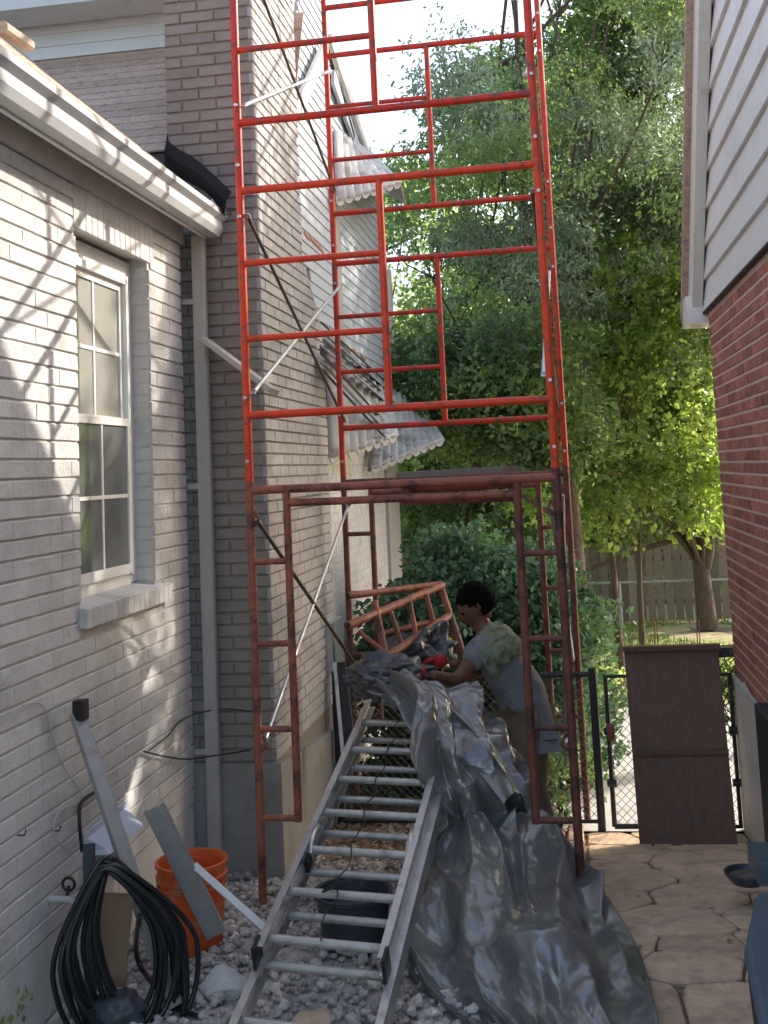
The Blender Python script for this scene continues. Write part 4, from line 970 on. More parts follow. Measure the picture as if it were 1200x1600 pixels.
# vent hood
vh = thing('vent_hood', 'pale blue plastic vent hood low on the painted wall', 'vent', tuple(onX(165, 1300, WX)))
A_ = onX(133, 1330, WX); B_ = onX(192, 1262, WX); y0, y1, z0, z1 = A_.y, B_.y+.02, A_.z-.02, B_.z
s = MB(); s.add([(WX, y0, z0), (WX+.10, y0+.02, z0), (WX+.07, y0+.03, z1-.05), (WX, y0, z1), (WX, y1, z0), (WX+.10, y1-.02, z0), (WX+.07, y1-.03, z1-.05), (WX, y1, z1)],
               [(0, 1, 2, 3), (7, 6, 5, 4), (1, 5, 6, 2), (2, 6, 7, 3), (0, 4, 5, 1)]); s.build('hood', M['pale_blue_plastic'], vh)
s = MB(); s.box(WX, y0-.02, z0-.02, WX+.008, y1+.02, z1+.02); s.build('flange', M['pale_blue_plastic'], vh)
# tap
tapo = thing('garden_tap', 'white and chrome garden tap on the painted wall left of the hose', 'tap', tuple(onX(80, 1405, WX)))
q = onX(78, 1405, WX); s = MB(); s.tube([q, q+Vector((.08, 0, 0)), q+Vector((.11, .01, -.02)), q+Vector((.13, .02, -.06))], [.014, .014, .013, .011], 10); s.build('spout', M['cable_white'], tapo, True)
s = MB(); s.tube([q+Vector((.07, .0, 0)), q+Vector((.07, .02, .045))], .008, 8); s.tube([q+Vector((.07+.025*math.cos(t), .02, .05+.025*math.sin(t))) for t in np.linspace(0, 6.28, 13)[:-1]], .006, 6, closed=True); s.build('handle', M['black_plastic'], tapo, True)
s = MB(); e = q+Vector((.13, .02, -.06)); s.tube([e, e+Vector((.01, .005, -.03))], .015, 12); s.build('coupling', M['galvanised'], tapo, True)
# hose coil
hc = thing('hose_coil', 'black garden hose hung in many loops over a dark stake', 'hose', tuple(onZ(180, 1590, .0)))
hr2 = random.Random(9); cc = onY(182, 1480, 4.25)
ax = Vector((.86, .5, 0)).normalized(); av = Vector((-.10, -.08, 1)).normalized(); an_ = ax.cross(av)
for k in range(13):
    wv = .15+.105*hr2.random()**1.2; hv_ = .30+hr2.uniform(-.02, .10); dx = hr2.uniform(-.03, .05)+.03*(k % 3); dn = hr2.uniform(-.07, .06); top = .32+hr2.uniform(-.015, .015)
    loop = []
    for t in np.linspace(0, 2*math.pi, 49)[:-1]:
        sx = math.cos(t); sy2 = math.sin(t)
        wmul = (1-.62*max(0, sy2)**1.5)
        loop.append(cc+ax*(dx*(.3+.7*(1-max(0, sy2)))+wv*sx*wmul+.006*math.sin(3*t+k))+av*(top-hv_+hv_*sy2)+an_*(dn*(1-.5*max(0, sy2))+.012*math.sin(2*t+k)))
    s = MB(); s.tube(loop, .0105, 10, closed=True); s.build('loop', M['hose'], hc, True)
tail = resample([cc+ax*.10+av*.1, onZ(215, 1500, .1), onZ(262, 1562, .05), onZ(300, 1585, .04), onZ(338, 1592, .04)], 40)
s = MB(); s.tube([Vector(p) for p in tail], .0105, 10); s.build('tail', M['hose'], hc, True)
tail = resample([onX(128, 1330, WX+.03), onX(124, 1275, WX+.03), onX(130, 1250, WX+.02), onX(160, 1232, WX+.02)], 24)
s = MB(); s.tube([Vector(p) for p in tail], .008, 8); s.build('hose_stub', M['cable_black'], label='thin black pipe curving up the wall past the vent hood', cat='pipe', smooth=True)
s = MB(); A_ = onY(139, 1318, 4.45); B_ = onY(142, 1600, 4.3); s.beam(A_, B_, .042, .03, up=(0, 1, 0), bev=.003); s.build('dark_stake', M['dark_tub'], label='dark blue-grey upright stake behind the hose loops', cat='stake')
s = MB(); A_ = onY(182, 1395, 4.5); B_ = onY(168, 1540, 4.45); s.beam(A_, B_, .012, .14, up=(1, .1, 0)); s.build('cardboard_piece', M['cardboard'], label='tan cardboard piece standing behind the hose loops', cat='cardboard')
blob(onZ(185, 1580, .07), (.12, .10, .07), 2, .4, 'plastic_bag', M['dark_tub'], None, (32, 20)); tag(bpy.data.objects['plastic_bag'], 'dark plastic bag lying under the hose on the gravel', 'bag')
# pale rock and a few others
def bigrock(nm, label, c, rad, seed, mt='rock'):
    bm = bmesh.new(); bmesh.ops.create_icosphere(bm, subdivisions=3, radius=1); rr_ = random.Random(seed)
    for _ in range(9):
        n_ = Vector((rr_.uniform(-1, 1), rr_.uniform(-1, 1), rr_.uniform(-.3, 1))).normalized(); d = rr_.uniform(.55, .8)
        for v in bm.verts:
            e_ = v.co.dot(n_)-d
            if e_ > 0: v.co -= n_*e_
    for v in bm.verts: v.co = Vector((v.co.x*rad[0], v.co.y*rad[1], v.co.z*rad[2]))*rr_.uniform(.985, 1.015)
    me = bpy.data.meshes.new(nm); bm.to_mesh(me); bm.free(); me.materials.append(M[mt]); o_ = bpy.data.objects.new(nm, me); COL.objects.link(o_); o_.location = c; return tag(o_, label, nm.split('_')[-1])
bigrock('pale_rock', 'large pale angular rock between bucket and ladder foot', onZ(349, 1536, .06), (.105, .085, .065), 3)
bigrock('brick_fragment', 'reddish stone fragment under the nearest ladder rung', onZ(490, 1592, .05), (.10, .06, .03), 8, 'flagstone')
bigrock('grey_rock', 'grey angular rock beside the foot of the left scaffold post', onZ(455, 1495, .05), (.09, .06, .05), 12, 'gravel_fine')
bigrock('brown_rock', 'brown flat rock on the gravel behind the ladder rungs', onZ(556, 1478, .04), (.09, .07, .04), 15, 'gravel_fine')
# tub under the ladder
tb = thing('plastic_tub', 'dark blue-grey plastic tub standing under the ladder', 'tub', (-1.10, 4.95, 0)); c0 = tb.location
c0 = onZ(555, 1480, .0); tb.location = c0
s = MB(); s.lathe([(.001, .004), (.13, .0), (.165, .22), (.175, .225), (.175, .24), (.16, .238), (.125, .02), (.001, .015)], c0, 36); s.build('shell', M['dark_tub'], tb, True)
s = MB(); s.lathe([(.001, .16), (.152, .158)], c0, 36); s.build('liquid', M['glass'], tb)
# cables on the wall
def cable(nm, label, pts_, r_, mt, cat='cable'):
    s = MB(); s.tube([Vector(p) for p in resample(pts_, 50)], r_, 6); return s.build(nm, M[mt], label=label, cat=cat, smooth=True)
cable('white_cable', 'thin pale cable looping down the painted wall at the left', [onX(x, y_, WX+.012) for x, y_ in ((35, 1102), (52, 1098), (68, 1105), (82, 1150), (98, 1195), (128, 1242), (118, 1255), (92, 1268), (84, 1300), (104, 1325), (128, 1300))], .0035, 'cable_white')
cable('wall_wire', 'black wire sagging from the wall corner to the scaffold', [onX(225, 1174, WX+.02), onX(258, 1182, WX+.02), onX(293, 1186, WX+.03), onY(340, 1180, 6.1), onY(392, 1172, 6.0)], .0045, 'cable_black')
cable('thin_wire', 'thin dark wire running up along the painted wall corner', [onX(228, 1176, WX+.015), onX(262, 1150, WX+.015), onX(288, 1122, WX+.015), onY(345, 1108, 6.2), onY(395, 1112, 6.1)], .0035, 'cable_black')
for (x, y_) in ((27, 1305), (82, 1298)):
    s = MB(); q = onX(x, y_, WX); s.tube([q, q+Vector((.03, .0, .0)), q+Vector((.035, .0, .02))], .003, 6); s.build('wall_hook', M['cable_black'], label=''+('nearer' if x < 50 else 'farther')+' of two small wire hooks in the painted wall', cat='hook', group='small hooks in the wall')
# weed at wall foot
wd = thing('weed', 'small green weed growing at the foot of the painted wall, lower left', 'weed', tuple(onX(32, 1565, WX+.04)))
q = onX(30, 1560, WX+.04); Vv = leaves([q], [(.05, .09, .05)], [80], .035, 1.6); leaf_obj('leaves', Vv, M['leaf_yellow'], wd, tuple(wd.location))

# ------------------------------------------------------------------ right foreground
bn = thing('blue_bin', 'slate blue wheeled bin cut by the right edge of the photo', 'bin', tuple(onZ(1260, 1640, .0)))
Z = .62; c1 = [onZ(1160, 1478, Z), onZ(1178, 1392, Z), onZ(1330, 1388, Z), onZ(1330, 1700, Z), onZ(1205, 1700, Z)]
def poly_prism(pts_, z0, z1, shrink=0):
    c_ = sum((Vector(p) for p in pts_), Vector())/len(pts_); n_ = len(pts_); lo = [(p+(c_-p)*shrink).xy for p in pts_]; hi = [p.xy for p in pts_]; s_ = MB()
    s_.add([(p.x, p.y, z0) for p in lo]+[(p.x, p.y, z1) for p in hi], [(i, (i+1) % n_, n_+(i+1) % n_, n_+i) for i in range(n_)]+[tuple(range(n_))[::-1], tuple(range(n_, 2*n_))]); return s_
def bevel(o_, w_, seg=3):
    md_ = o_.modifiers.new('bevel', 'BEVEL'); md_.width = w_; md_.segments = seg; md_.limit_method = 'ANGLE'; return o_
bevel(poly_prism(c1, Z-.06, Z, .05).build('lid', M['blue_bin'], bn), .025)
c2 = [p+(sum(c1, Vector())/5-p)*.06 for p in c1]; bevel(poly_prism(c2, .0, Z-.062, .22).build('body', M['dark_bin'], bn), .02)
db = thing('dark_bin', 'dark navy bin against the red brick wall behind the blue bin', 'bin', tuple(onX(1195, 1340, .93)))
c1 = [Vector((.80, 5.55, 0)), Vector((.97, 5.55, 0)), Vector((.97, 6.0, 0)), Vector((.80, 6.0, 0))]
A_ = onZ(1170, 1345, .0); sx = 0
s = MB(); a = onY(1192, 1340, 5.6); a.x += .07; s.box(a.x, 5.6, -.05, .975, 6.0, onY(1190, 1125, 5.6).z); bevel(s.build('body', M['dark_bin'], db), .015)
s = MB(); a = onY(1172, 1342, 5.35); s.box(a.x+.02, 5.3, a.z-.10, .975, 5.585, a.z); bevel(s.build('foot_step', M['blue_bin'], db), .01)
pt_ = thing('terracotta_dish', 'dark round dish with earth on the patio at the right', 'dish', tuple(onZ(1168, 1382, 0)))
c0 = onZ(1168, 1378, .0); s = MB(); s.lathe([(.001, .004), (.07, .004), (.10, .05), (.108, .05), (.108, .042), (.075, -.002), (.001, -.002)], c0, 30); s.build('rim', M['dark_tub'], pt_, True)
s = MB(); s.lathe([(.001, .032), (.09, .028)], c0, 20); s.build('earth', M['soil'], pt_)
# leaves scattered on the patio
for k, (x, y_) in enumerate(((1110, 1395), (1000, 1480), (1065, 1555), (1140, 1465), (995, 1368))):
    q = onZ(x, y_, 0); q.z = gz(q.y)+.014; s = MB(); a_ = k*1.3; v1 = Vector((math.cos(a_), math.sin(a_), 0))*.022; v2 = Vector((-math.sin(a_), math.cos(a_), .25))*.012
    s.add([q-v1, q+v2, q+v1, q-v2+Vector((0, 0, .006))], [(0, 1, 2), (0, 2, 3)]); s.build('fallen_leaf', M['leaf_litter'], label='small dry brown leaf on the flagstones, '+('beside the dark dish', 'near the edge of the tarp', 'lowest of the scattered leaves', 'by the side of the blue bin', 'next to the kerb and the scaffold foot')[k], cat='leaf', group='dry leaves on the patio')
# white slatted crate beyond the front right scaffold leg
wc = thing('white_crate', 'low weathered white timber box beside the kerb and the tarp', 'box', (-.3, 6.2, gz(6.2)))
for k in range(7):
    x_ = -.52+k*.052; s = MB(); s.box(x_, 6.0, gz(6.0)-.03, x_+.046, 6.02, gz(6.0)+.26); s.build('slat', M['foundation_white'], wc)
s = MB(); s.box(-.53, 5.99, gz(6)+.262, -.15, 6.35, gz(6)+.285); s.build('lid', M['foundation_white'], wc)

# ------------------------------------------------------------------ gate, fences
GY = 7.62; gzb = gz(GY)
gt = thing('chain_link_gate', 'dark framed chain link gate across the path between the houses', 'gate', (.55, GY, gzb))
gx0, gx1 = .18, .96; gt0, gt1 = gzb+.03, .665
s = MB(); s.tube([(gx0, GY, gt0), (gx0, GY, gt1), (gx1, GY, gt1), (gx1, GY, gt0), (gx0, GY, gt0)], .017, 10); s.build('gate_frame', M['dark_paint_metal'], gt, True)
for z in (gzb+.30, gzb+.62):
    for x in (gx0, gx1): s = MB(); s.tube([(x-.03, GY-.01, z), (x+.03, GY-.01, z)], .024, 10); s.build('hinge', M['dark_paint_metal'], gt, True)
s = MB(); s.tube([(gx0-.01, GY-.03, .32), (gx0+.035, GY-.03, .32)], .055, 14); s.build('latch', M['dark_rust'], gt, True)
def mesh_panel(x0, x1, z0, z1, y_, name, parent, cell=.055):
    s_ = MB(); n_ = int((x1-x0)/cell)+1; hgt = z1-z0; c = x0-hgt
    k_ = 0
    c = x0-hgt
    while c < x1:
        for sgn in (1, -1):
            # line x = c + t (sgn=1) or mirrored
            pa = []
            for t_ in (0, hgt):
                pa.append((c+t_, z0+t_) if sgn == 1 else (c+hgt-t_, z0+t_))
            (xa, za), (xb, zb) = pa
            if xa > xb: xa, za, xb, zb = xb, zb, xa, za
            if xb <= x0 or xa >= x1: continue
            if xa < x0: za += (x0-xa)/(xb-xa)*(zb-za); xa = x0
            if xb > x1: zb = za+(x1-xa)/(xb-xa)*(zb-za); xb = x1
            if xb-xa > .005: s_.tube([(xa, y_+.002*sgn, za), (xb, y_+.002*sgn, zb)], .0019, 4, cap=False)
        c += cell
    return s_.build(name, M['wire'], parent, kind='stuff')
mesh_panel(gx0, gx1, gt0, gt1, GY, 'chain_link', gt)
cf = thing('chain_link_fence', 'low chain link fence running left from the gate behind the scaffold', 'fence', (-.6, GY, gzb))
for x in (.10, -1.6):
    s = MB(); s.tube([(x, GY, gzb-.1), (x, GY, .72)], .026, 12); s.build('post', M['dark_paint_metal'], cf, True)
s = MB(); s.tube([(.10, GY, .68), (-1.6, GY, .68)], .018, 10); s.build('top_rail', M['dark_paint_metal'], cf, True)
s = MB(); s.tube([(.10, GY, gzb+.06), (-1.6, GY, gzb+.06)], .012, 10); s.build('bottom_rail', M['dark_paint_metal'], cf, True)
mesh_panel(-1.6, .10, gzb+.06, .68, GY, 'chain_link', cf)
# the brown board in front of the gate
bd = thing('brown_board', 'large dark brown two-part wooden board leaning on the gate', 'board', (.62, 7.4, gz(7.4)))
bl_, br_, tl_, tr2 = onY(1000, 1325, 7.22), onY(1153, 1325, 7.22), onY(975, 1016, 7.55), onY(1122, 1012, 7.55)
zshift = gz(7.22)+.0-bl_.z
ml, mr_ = tl_.lerp(bl_, .535), tr2.lerp(br_, .535)
def slab(a, b, c, d, th, nm, mt, par):
    n_ = (b-a).cross(d-a).normalized(); n_ = n_ if n_.y < 0 else -n_; s_ = MB(); bk2 = [p-n_*th for p in (a, b, c, d)]
    s_.add([a, b, c, d]+bk2, [(0, 1, 2, 3), (7, 6, 5, 4), (0, 4, 5, 1), (1, 5, 6, 2), (2, 6, 7, 3), (3, 7, 4, 0)]); return bevel(s_.build(nm, M[mt], par), .004, 2)
g1 = (bl_-tl_).normalized()*.006
slab(tl_, tr2, mr_-g1, ml-g1, .02, 'upper_panel', 'board_wood', bd); slab(ml+g1, mr_+g1, br_, bl_, .02, 'lower_panel', 'board_wood', bd)
s = MB(); s.beam(ml+Vector((0, -.012, 0)), mr_+Vector((0, -.012, 0)), .03, .03, bev=.004); s.build('middle_rail', M['board_wood'], bd)
s = MB(); s.beam(tl_+Vector((-.01, -.012, .01)), tr2+Vector((.01, -.012, .01)), .06, .035, bev=.004); s.build('top_rail', M['board_wood'], bd)
# table-like dark shelf behind the board to the right, with twigs
s = MB(); A_ = onY(1118, 1018, 7.75); B_ = onY(1160, 1016, 7.75); s.beam(A_, B_, .12, .06); s.build('dark_ledge', M['dark_paint_metal'], label='dark metal ledge projecting right of the brown board top', cat='ledge')
vn = thing('vine', 'dark tangled vine climbing the gate post beside the red brick corner', 'vine', tuple(onY(1145, 1100, 7.7)))
vr = random.Random(4)
for k in range(9):
    p = onY(1130+vr.uniform(0, 25), 1010+vr.uniform(0, 60), 7.68); q = [p+Vector((vr.uniform(-.07, .07), vr.uniform(-.03, .03), -i*.09+vr.uniform(-.03, .03))) for i in range(6)]
    s = MB(); s.tube([Vector(t) for t in resample(q, 20)], .004, 5); s.build('stem', M['bark'], vn, True)
Vv = leaves([onY(1140, 1080, 7.68), onY(1145, 1045, 7.7), onY(1150, 1110, 7.7)], [(.07, .05, .12)]*3, [160, 100, 90], .04, 1.5); leaf_obj('leaves', Vv, M['leaf_dark'], vn, tuple(vn.location))
# wire hoop stand beyond the gate
hp_ = thing('wire_stand', 'rusty wire hoop plant support standing in the yard behind the board', 'plant support', tuple(onY(1060, 1000, 10.5)))
for (x0, x1) in ((1028, 1092), (1024, 1088)):
    s = MB(); a_ = onY(x0, 1040, 10.5); b_ = onY(x0-2, 972, 10.5); c_ = onY(x1, 970, 10.5); d_ = onY(x1+2, 1040, 10.5); a_.z = d_.z = gz(10.5); s.tube([a_, b_, c_, d_], .006, 6); s.build('hoop', M['dark_rust'], hp_, True)
# far wooden fence, board by board, each its own
FY = 20.6; fz0 = gz(FY)
wf_ = thing('wooden_fence', 'weathered vertical board fence at the back of the yard', 'fence', (1, FY, fz0))
fr2 = random.Random(2); x = -7.0; bmesh_ = MB().box(-.068, 0, 0, .068, .02, 1.33).mesh('fence_board', M['fence_wood'])
while x < 6.5:
    inst('fence_board', bmesh_, wf_, Vector((x, FY+fr2.uniform(0, .02), fz0+.03))-wf_.location, (0, fr2.uniform(-.012, .012), 0), (fr2.uniform(.92, 1.02), 1, fr2.uniform(.94, 1.03))); x += .158
for z in (.3, 1.05):
    s = MB(); s.box(-7, FY+.03, fz0+z, 6.5, FY+.07, fz0+z+.09); s.build('rail', M['fence_wood'], wf_)
pf = thing('pipe_fence', 'pale pipe rail fence in front of the wooden fence', 'fence', (1, FY-1, gz(FY-1)))
zr = onY(1050, 908, FY-1).z; s = MB(); s.tube([(-6, FY-1, zr), (6.5, FY-1, zr)], .018, 8); s.build('top_rail', M['galvanised'], pf, True)
for x in (-4, -1.6, .8, 3.2, 5.6):
    s = MB(); s.tube([(x, FY-1, gz(FY)-.1), (x, FY-1, zr)], .022, 8); s.build('post', M['galvanised'], pf, True)
# far neighbour beyond the fence
nh = thing('far_house', 'pale neighbouring garage glimpsed beyond the board fence', 'building', (2, 27, -.8))
s = MB(); s.box(-4, 27, -.8, 6, 33, 3.0); s.build('wall', M['side_brick'], nh); s = MB(); s.prism([(-4.4, 2.95), (6.4, 2.95), (1, 4.6)], 'y', 26.6, 33.4); s.build('roof', M['shingle'], nh)
for x in (-2.5, .5, 3.4):
    s = MB(); s.box(x, 26.96, .9, x+.9, 26.99, 2.0); wi = s.build('window', M['white_trim'], nh); s = MB(); s.box(x+.08, 26.94, .98, x+.82, 26.955, 1.92); s.build('pane', M['glass'], wi)

# grass tufts on the lawn
gn = 26000; gxv = rng.uniform(-4, 8, gn); gyv = rng.uniform(11.6, 21, gn); keep = (np.sin(gxv*2.1)+np.cos(gyv*1.4+gxv))>-.3; gxv = gxv[keep]; gyv = gyv[keep]
gb = np.stack([gxv, gyv, np.array([gz(y_) for y_ in gyv])-.01], 1); hh = rng.uniform(.03, .10, (len(gb), 1)); a2 = rng.uniform(0, 6.28, len(gb)); wv = np.stack([np.cos(a2), np.sin(a2), a2*0], 1)*.012
tip = gb+np.concatenate([rng.normal(scale=.02, size=(len(gb), 2)), hh], 1)
V3 = np.stack([gb-wv, gb+wv, tip], 1).reshape(-1, 3); fastmesh('grass', V3, np.arange(len(V3)).reshape(-1, 3), M['grass'], None, 'stuff')
# leaf litter behind the ladder
ln_ = 2500; c = np.stack([rng.uniform(-1.7, -.25, ln_), rng.uniform(6.6, 8.6, ln_)], 1); zc = np.array([gz(y_) for y_ in c[:, 1]])+.045; P0 = np.concatenate([c, zc[:, None]], 1)
av2 = rng.normal(size=(ln_, 3))*np.array([1, 1, .35]); av2 /= np.linalg.norm(av2, axis=1)[:, None]; bv2 = np.cross(av2, rng.normal(size=(ln_, 3))*.4+np.array([0, 0, 1])); bv2 /= np.linalg.norm(bv2, axis=1)[:, None]
V4 = np.stack([P0-av2*.03, P0+bv2*.018, P0+av2*.03, P0-bv2*.018], 1).reshape(-1, 3); fastmesh('leaf_litter', V4, np.arange(len(V4)).reshape(-1, 4), M['leaf_litter'], None, 'stuff')

# ------------------------------------------------------------------ vegetation
def tree(name, label, base, trunk_r, trunk_pts, clumps, leaf_sets, group=None, limb_to=None):
    """trunk_pts: world points; clumps: [(centre, radius_xyz, weight)]; leaf_sets: [(material, total, size, aspect, droop)]"""
    o_ = thing(name, label, 'tree', tuple(base), group=group)
    n_ = len(trunk_pts); rad = [trunk_r*(1-.85*i/(n_*2-1)) for i in range(n_*2)]
    rp_ = resample(trunk_pts, n_*2) if n_ > 2 else np.array([tuple(trunk_pts[0].lerp(trunk_pts[-1], i/(n_*2-1))) for i in range(n_*2)])
    s_ = MB(); s_.tube([Vector(p) for p in rp_], rad, 12); s_.build('trunk', M['bark'], o_, True)
    s_ = MB(); lr = random.Random(len(clumps)); lo, hi = rp_[n_//2], rp_[-1]
    for (c_, r_, w_) in clumps:
        if lr.random() < .4:
            k_ = lr.randrange(n_//2, n_*2); a0 = Vector(rp_[k_]); c_ = Vector(c_); mid = a0.lerp(c_, .5)+Vector((lr.uniform(-.2, .2), lr.uniform(-.2, .2), lr.uniform(.0, .3)))
            s_.tube([Vector(p) for p in resample([a0, mid, c_], 7)], [trunk_r*.24*(1-.85*i/6) for i in range(7)], 6)
            for _ in range(5):
                e_ = c_+Vector((lr.gauss(0, .6)*r_[0], lr.gauss(0, .6)*r_[1], lr.gauss(0, .6)*r_[2])); s_.tube([mid.lerp(c_, .6), mid.lerp(e_, .7)+Vector((0, 0, .05)), e_], [trunk_r*.10, trunk_r*.07, trunk_r*.03], 4)
    if s_.v: s_.build('limb', M['bark'], o_, True)
    tw_ = sum(c_[2] for c_ in clumps)
    for (mt_, total, size, asp, droop, sel) in leaf_sets:
        cl = [c_ for i, c_ in enumerate(clumps) if sel(i)]; tw2 = sum(c_[2] for c_ in cl)
        if not cl: continue
        V_ = leaves([tuple(c_[0]) for c_ in cl], [c_[1] for c_ in cl], [max(30, int(total*c_[2]/tw2)) for c_ in cl], size, asp, droop, shell=.15)
        leaf_obj('crown', V_, M[mt_], o_, tuple(base))
    return o_
def cloud(n_, box, rmin, rmax, seed, accept=None, flat=.75):
    r_ = random.Random(seed); out = []
    while len(out) < n_:
        c_ = Vector((r_.uniform(box[0], box[1]), r_.uniform(box[2], box[3]), r_.uniform(box[4], box[5])))
        if accept and not accept(c_): continue
        q_ = r_.uniform(rmin, rmax); out.append((c_, (q_, q_, q_*flat), q_**2))
    return out
def PX(c_):
    d = c_-EYE; z_ = d.dot(fw); return 600+CAM_F*d.dot(cr)/z_, CAM_CY-CAM_F*d.dot(cu)/z_
allp = lambda i: True
# tall feathery tree behind the scaffold: open crown thinning out towards the left
tb_ = Vector((-.12, 13.2, gz(13.2)))
acc = lambda c_: ((c_.x+.4)/2.4)**2+((c_.z-6.0)/5.2)**2 < 1 and c_.x > -2.0+.55*max(0, c_.z-5.0) and (c_.x < .1 or c_.z > 4.6)
cl = cloud(100, (-2.6, 2.6, 11.6, 15.5, 2.6, 11.5), .22, .50, 31, acc)
tree('locust_tree', 'tall feathery grey-green tree rising behind the scaffold with an open crown', tb_, .12, [tb_, tb_+Vector((.05, 0, 2.5)), tb_+Vector((-.15, .1, 5)), tb_+Vector((-.1, .2, 9))], cl,
     [('leaf_locust', 52000, .078, 2.2, .5, lambda i: i % 5 < 3), ('leaf_grey_green', 34000, .078, 2.8, .7, lambda i: i % 5 >= 3)])
# broad maple with bright leaves at the right, low boughs over the lawn
tb_ = Vector((2.15, 19.3, gz(19.3)))
acc = lambda c_: ((c_.x-1.6)/3.6)**2+((c_.z-5.2)/4.4)**2 < 1
cl = cloud(80, (-1.6, 3.4, 15.6, 20.5, 1.6, 9.5), .4, .8, 32, acc)+cloud(16, (-.8, 2.4, 15.2, 17.5, 1.6, 2.8), .3, .5, 33)+cloud(42, (.0, 2.7, 15.4, 17.6, 1.5, 4.4), .28, .5, 34)+cloud(66, (.1, 2.3, 13.0, 14.8, 1.35, 4.9), .22, .42, 41)
mp_ = tree('maple_tree', 'broad maple with sunlit yellow-green leaves and low boughs beside the brick house', tb_, .17, [tb_, tb_+Vector((-.05, 0, 1.2)), tb_+Vector((-.1, -.1, 2.6)), tb_+Vector((-.2, -.3, 5))], cl,
     [('leaf_yellow', 84000, .09, 1.35, .25, lambda i: i % 7 < 5), ('leaf_locust', 24000, .09, 1.4, .25, lambda i: i % 7 >= 5)])
s = MB(); q = resample([tb_+Vector((.02, 0, 1.0)), tb_+Vector((.14, 0, 1.5)), tb_+Vector((.2, .1, 2.6))], 8); s.tube([Vector(p) for p in q], [.11-.008*i for i in range(8)], 10); s.build('fork', M['bark'], mp_, True)
s = MB(); q = resample([tb_+Vector((0, 0, 1.55)), tb_+Vector((-1.0, -.5, 1.35)), tb_+Vector((-2.2, -1, 1.0)), tb_+Vector((-2.9, -1.2, .95))], 12); s.tube([Vector(p) for p in q], [.055-.0035*i for i in range(12)], 8); s.build('low_bough', M['bark'], mp_, True)
# slim tree nearer, left of the maple
tb_ = Vector((.98, 17.3, gz(17.3))); cl = cloud(14, (.2, 1.7, 16.6, 18, 1.5, 3.8), .3, .5, 35)
tree('sapling_tree', 'slim young tree with a thin straight trunk left of the maple', tb_, .05, [tb_, tb_+Vector((.02, 0, 1)), tb_+Vector((.1, 0, 2.2)), tb_+Vector((.1, 0, 3.4))], cl, [('leaf_yellow', 8000, .10, 1.4, .3, allp)])
# tree standing behind the red brick house; its shade dapples the chimney flank
tb_ = Vector((4.6, 12.6, -.5))
cl = cloud(74, (3.0, 5.2, 11.0, 14.2, 3.6, 7.7), .35, .6, 71)+cloud(10, (3.6, 4.4, 10.2, 11.4, 3.2, 4.2), .3, .45, 72)
tree('yard_tree', 'leafy tree behind the red brick house, mostly hidden by its wall', tb_, .14, [tb_, tb_+Vector((0, 0, 2.5)), tb_+Vector((-.1, 0, 4.5)), tb_+Vector((-.2, 0, 7.5))], cl, [('leaf_locust', 60000, .12, 1.8, .3, allp)])
# dark evergreen at the right top
tb_ = Vector((3.3, 16.0, gz(16)))
acc = lambda c_: c_.x > .3+.0*c_.z
cl = cloud(64, (.3, 3.7, 14.5, 17.5, 5.2, 11.5), .35, .7, 36, acc)
tree('dark_tree', 'dark dense tree close against the white gable', tb_, .09, [tb_, tb_+Vector((0, 0, 4)), tb_+Vector((.1, 0, 7)), tb_+Vector((0, 0, 10))], cl, [('leaf_dark', 60000, .10, 1.8, .3, allp)])
# grey-green drooping tree in the middle
tb_ = Vector((.55, 14.6, gz(14.6))); cl = cloud(30, (.2, 2.2, 13.2, 14.8, 3.6, 6.0), .3, .55, 37)
tree('willow_tree', 'soft grey-green drooping tree in front of the darker foliage', tb_, .055, [tb_, tb_+Vector((0, 0, 2)), tb_+Vector((.4, 0, 4)), tb_+Vector((.6, 0, 5.5))], cl, [('leaf_grey_green', 22000, .085, 3.4, .9, allp)])
# dark leaning trunk behind the right scaffold posts
tb_ = Vector((.06, 11.8, gz(11.8))); cl = cloud(20, (-1.8, .05, 11.2, 13.0, 2.2, 3.5), .3, .5, 38)
tree('shade_tree', 'dark low-crowned tree with a stout trunk just behind the right scaffold posts', tb_, .13, [tb_, tb_+Vector((.0, 0, 1.5)), tb_+Vector((-.02, 0, 2.6)), tb_+Vector((-.1, 0, 3.8))], cl, [('leaf_dark', 12000, .085, 1.7, .3, lambda i: i % 2), ('leaf_locust', 12000, .085, 1.9, .3, lambda i: i % 2 == 0)])
# far yellow-green tree against the sky
tb_ = Vector((-4.6, 27, -.8)); acc = lambda c_: ((c_.x+4.4)/2.6)**2+((c_.z-5)/4.4)**2 < 1
cl = cloud(45, (-7, -2, 25.5, 28.5, 1, 9.4), .5, .95, 39, acc)
tree('distant_tree', 'distant yellow-green tree top showing against the sky beside the awning', tb_, .2, [tb_, tb_+Vector((0, 0, 3)), tb_+Vector((0, 0, 5)), tb_+Vector((0, 0, 8))], cl, [('leaf_yellow', 34000, .16, 1.5, .2, allp)])
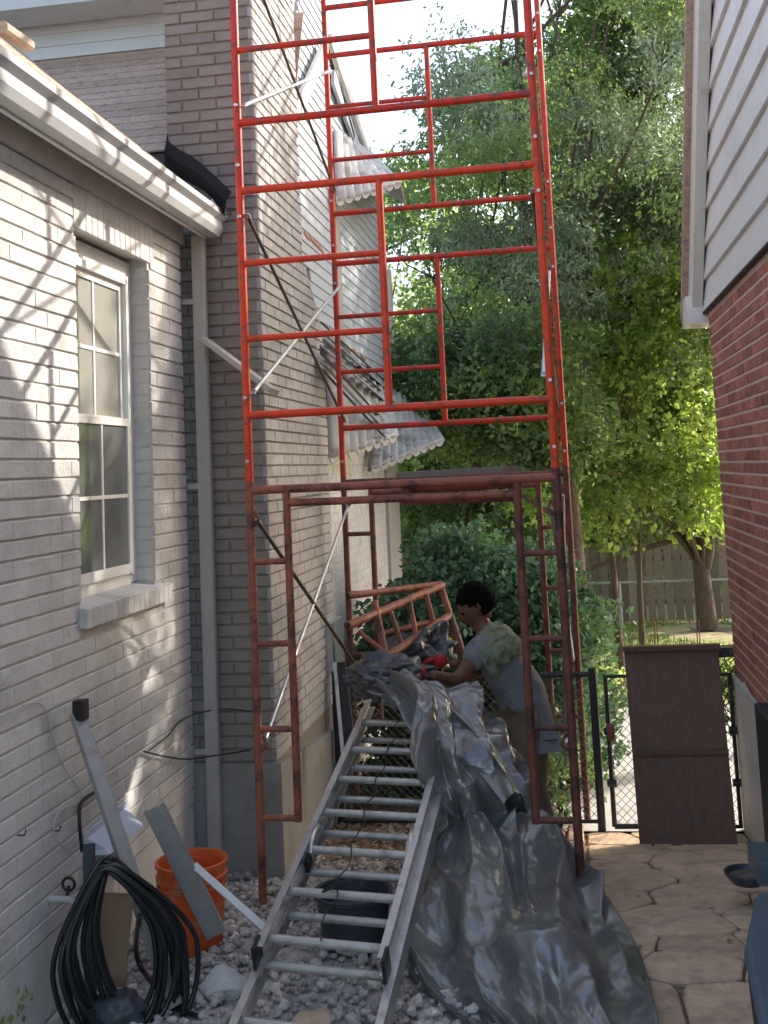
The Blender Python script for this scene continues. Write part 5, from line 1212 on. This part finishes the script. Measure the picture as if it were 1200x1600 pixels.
# trees filling the back
for k, (x, y_, h_, mt_, lb) in enumerate(((-2.2, 24.5, 6.4, 'leaf_locust', 'mid green tree behind the board fence, left of the tall feathery tree'), (1.0, 25, 5.6, 'leaf_yellow', 'yellow-green tree behind the board fence, centre'), (4.2, 24, 6.5, 'leaf_locust', 'mid green tree behind the board fence, nearest the brick house'), (-5.5, 22, 5.0, 'leaf_locust', 'low green tree past the corner of the pale house'))):
    tb_ = Vector((x, y_, -.8)); acc = lambda c_, x=x, h_=h_: ((c_.x-x)/2.4)**2+((c_.z-h_*.55)/(h_*.56))**2 < 1
    cl = cloud(46, (x-2.4, x+2.4, y_-1.5, y_+1.5, .2, h_*1.1), .5, .9, 50+k, acc)
    tree('background_tree', lb, tb_, .18, [tb_, tb_+Vector((0, 0, h_*.3)), tb_+Vector((.1, 0, h_*.6)), tb_+Vector((0, 0, h_*.9))], cl, [(mt_, 20000, .15, 1.6, .2, allp)], group='trees behind the board fence')
fw_cl = cloud(110, (-16, 16, 34, 42, -.5, 5.0), 1.0, 1.8, 77)
Vv = leaves([tuple(c_[0]) for c_ in fw_cl], [c_[1] for c_ in fw_cl], [420]*len(fw_cl), .30, 1.5, .2, shell=.2)
o = leaf_obj('distant_woodland', Vv, M['leaf_dark'], None, (0, 0, 0)); tag(o, 'far mass of dark trees beyond the gardens', 'woodland', kind='stuff')

# big rounded shrub behind the worker
bs = thing('hydrangea_bush', 'large rounded dark green shrub with faded blooms behind the worker', 'shrub', (-.7, 8.9, gz(8.9)))
br2 = random.Random(12); cs = []; rs = []; kn = []
for k in range(260):
    u = br2.uniform(-1, 1); t = br2.uniform(0, math.pi*2); e1 = br2.uniform(.62, 1)
    x_ = -.66+.98*math.cos(t)*math.sqrt(1-u*u)*e1; y_ = 9.0+.75*math.sin(t)*math.sqrt(1-u*u)*e1; z_ = .38+1.13*u*e1
    if z_ < gz(9)-.1: continue
    if x_ > .16: continue
    cs.append((x_, y_, z_)); rs.append((.17, .17, .14)); kn.append(330)
Vv = leaves(cs, rs, kn, .062, 1.5, .1, .5, shell=.3); leaf_obj('foliage', Vv, M['leaf_bush'], bs, tuple(bs.location))
for k in range(14):
    a_ = Vector((-.66+br2.uniform(-.25, .25), 8.95+br2.uniform(-.2, .2), gz(8.9)-.05)); c_ = Vector(cs[k*5]); s = MB(); s.tube([a_, a_.lerp(c_, .5)+Vector((0, 0, .15)), c_], [.014, .010, .005], 6); s.build('stem', M['bark'], bs, True)
# low dark undergrowth behind the fence on the left of the gate, and small plants by the path
for k, (x_, y_, r_, mt_, lb) in enumerate(((-1.1, 8.3, (.35, .3, .42), 'leaf_dark', 'dark undergrowth shrub behind the ladder top'), (-.35, 8.15, (.33, .28, .40), 'leaf_dark', 'dark undergrowth shrub behind the worker\'s legs'), (.15, 12.6, (.35, .4, .16), 'leaf_yellow', 'bright sunlit ground plant at the edge of the lawn left of the board'), (1.45, 13.6, (.3, .3, .12), 'leaf_yellow', 'bright sunlit ground plant on the lawn right of the board'))):
    c_ = Vector((x_, y_, gz(y_)+r_[2]*.7)); o_ = thing('low_shrub', lb, 'shrub', (x_, y_, gz(y_)))
    cs = [tuple(c_+Vector((random.uniform(-1, 1)*r_[0], random.uniform(-1, 1)*r_[1], random.uniform(-.8, .8)*r_[2]))) for _ in range(16)]
    Vv = leaves(cs, [(r_[0]*.4, r_[1]*.4, r_[2]*.4)]*16, [110]*16, .055, 1.6, .2, shell=.2); leaf_obj('foliage', Vv, M[mt_], o_, (x_, y_, gz(y_)))
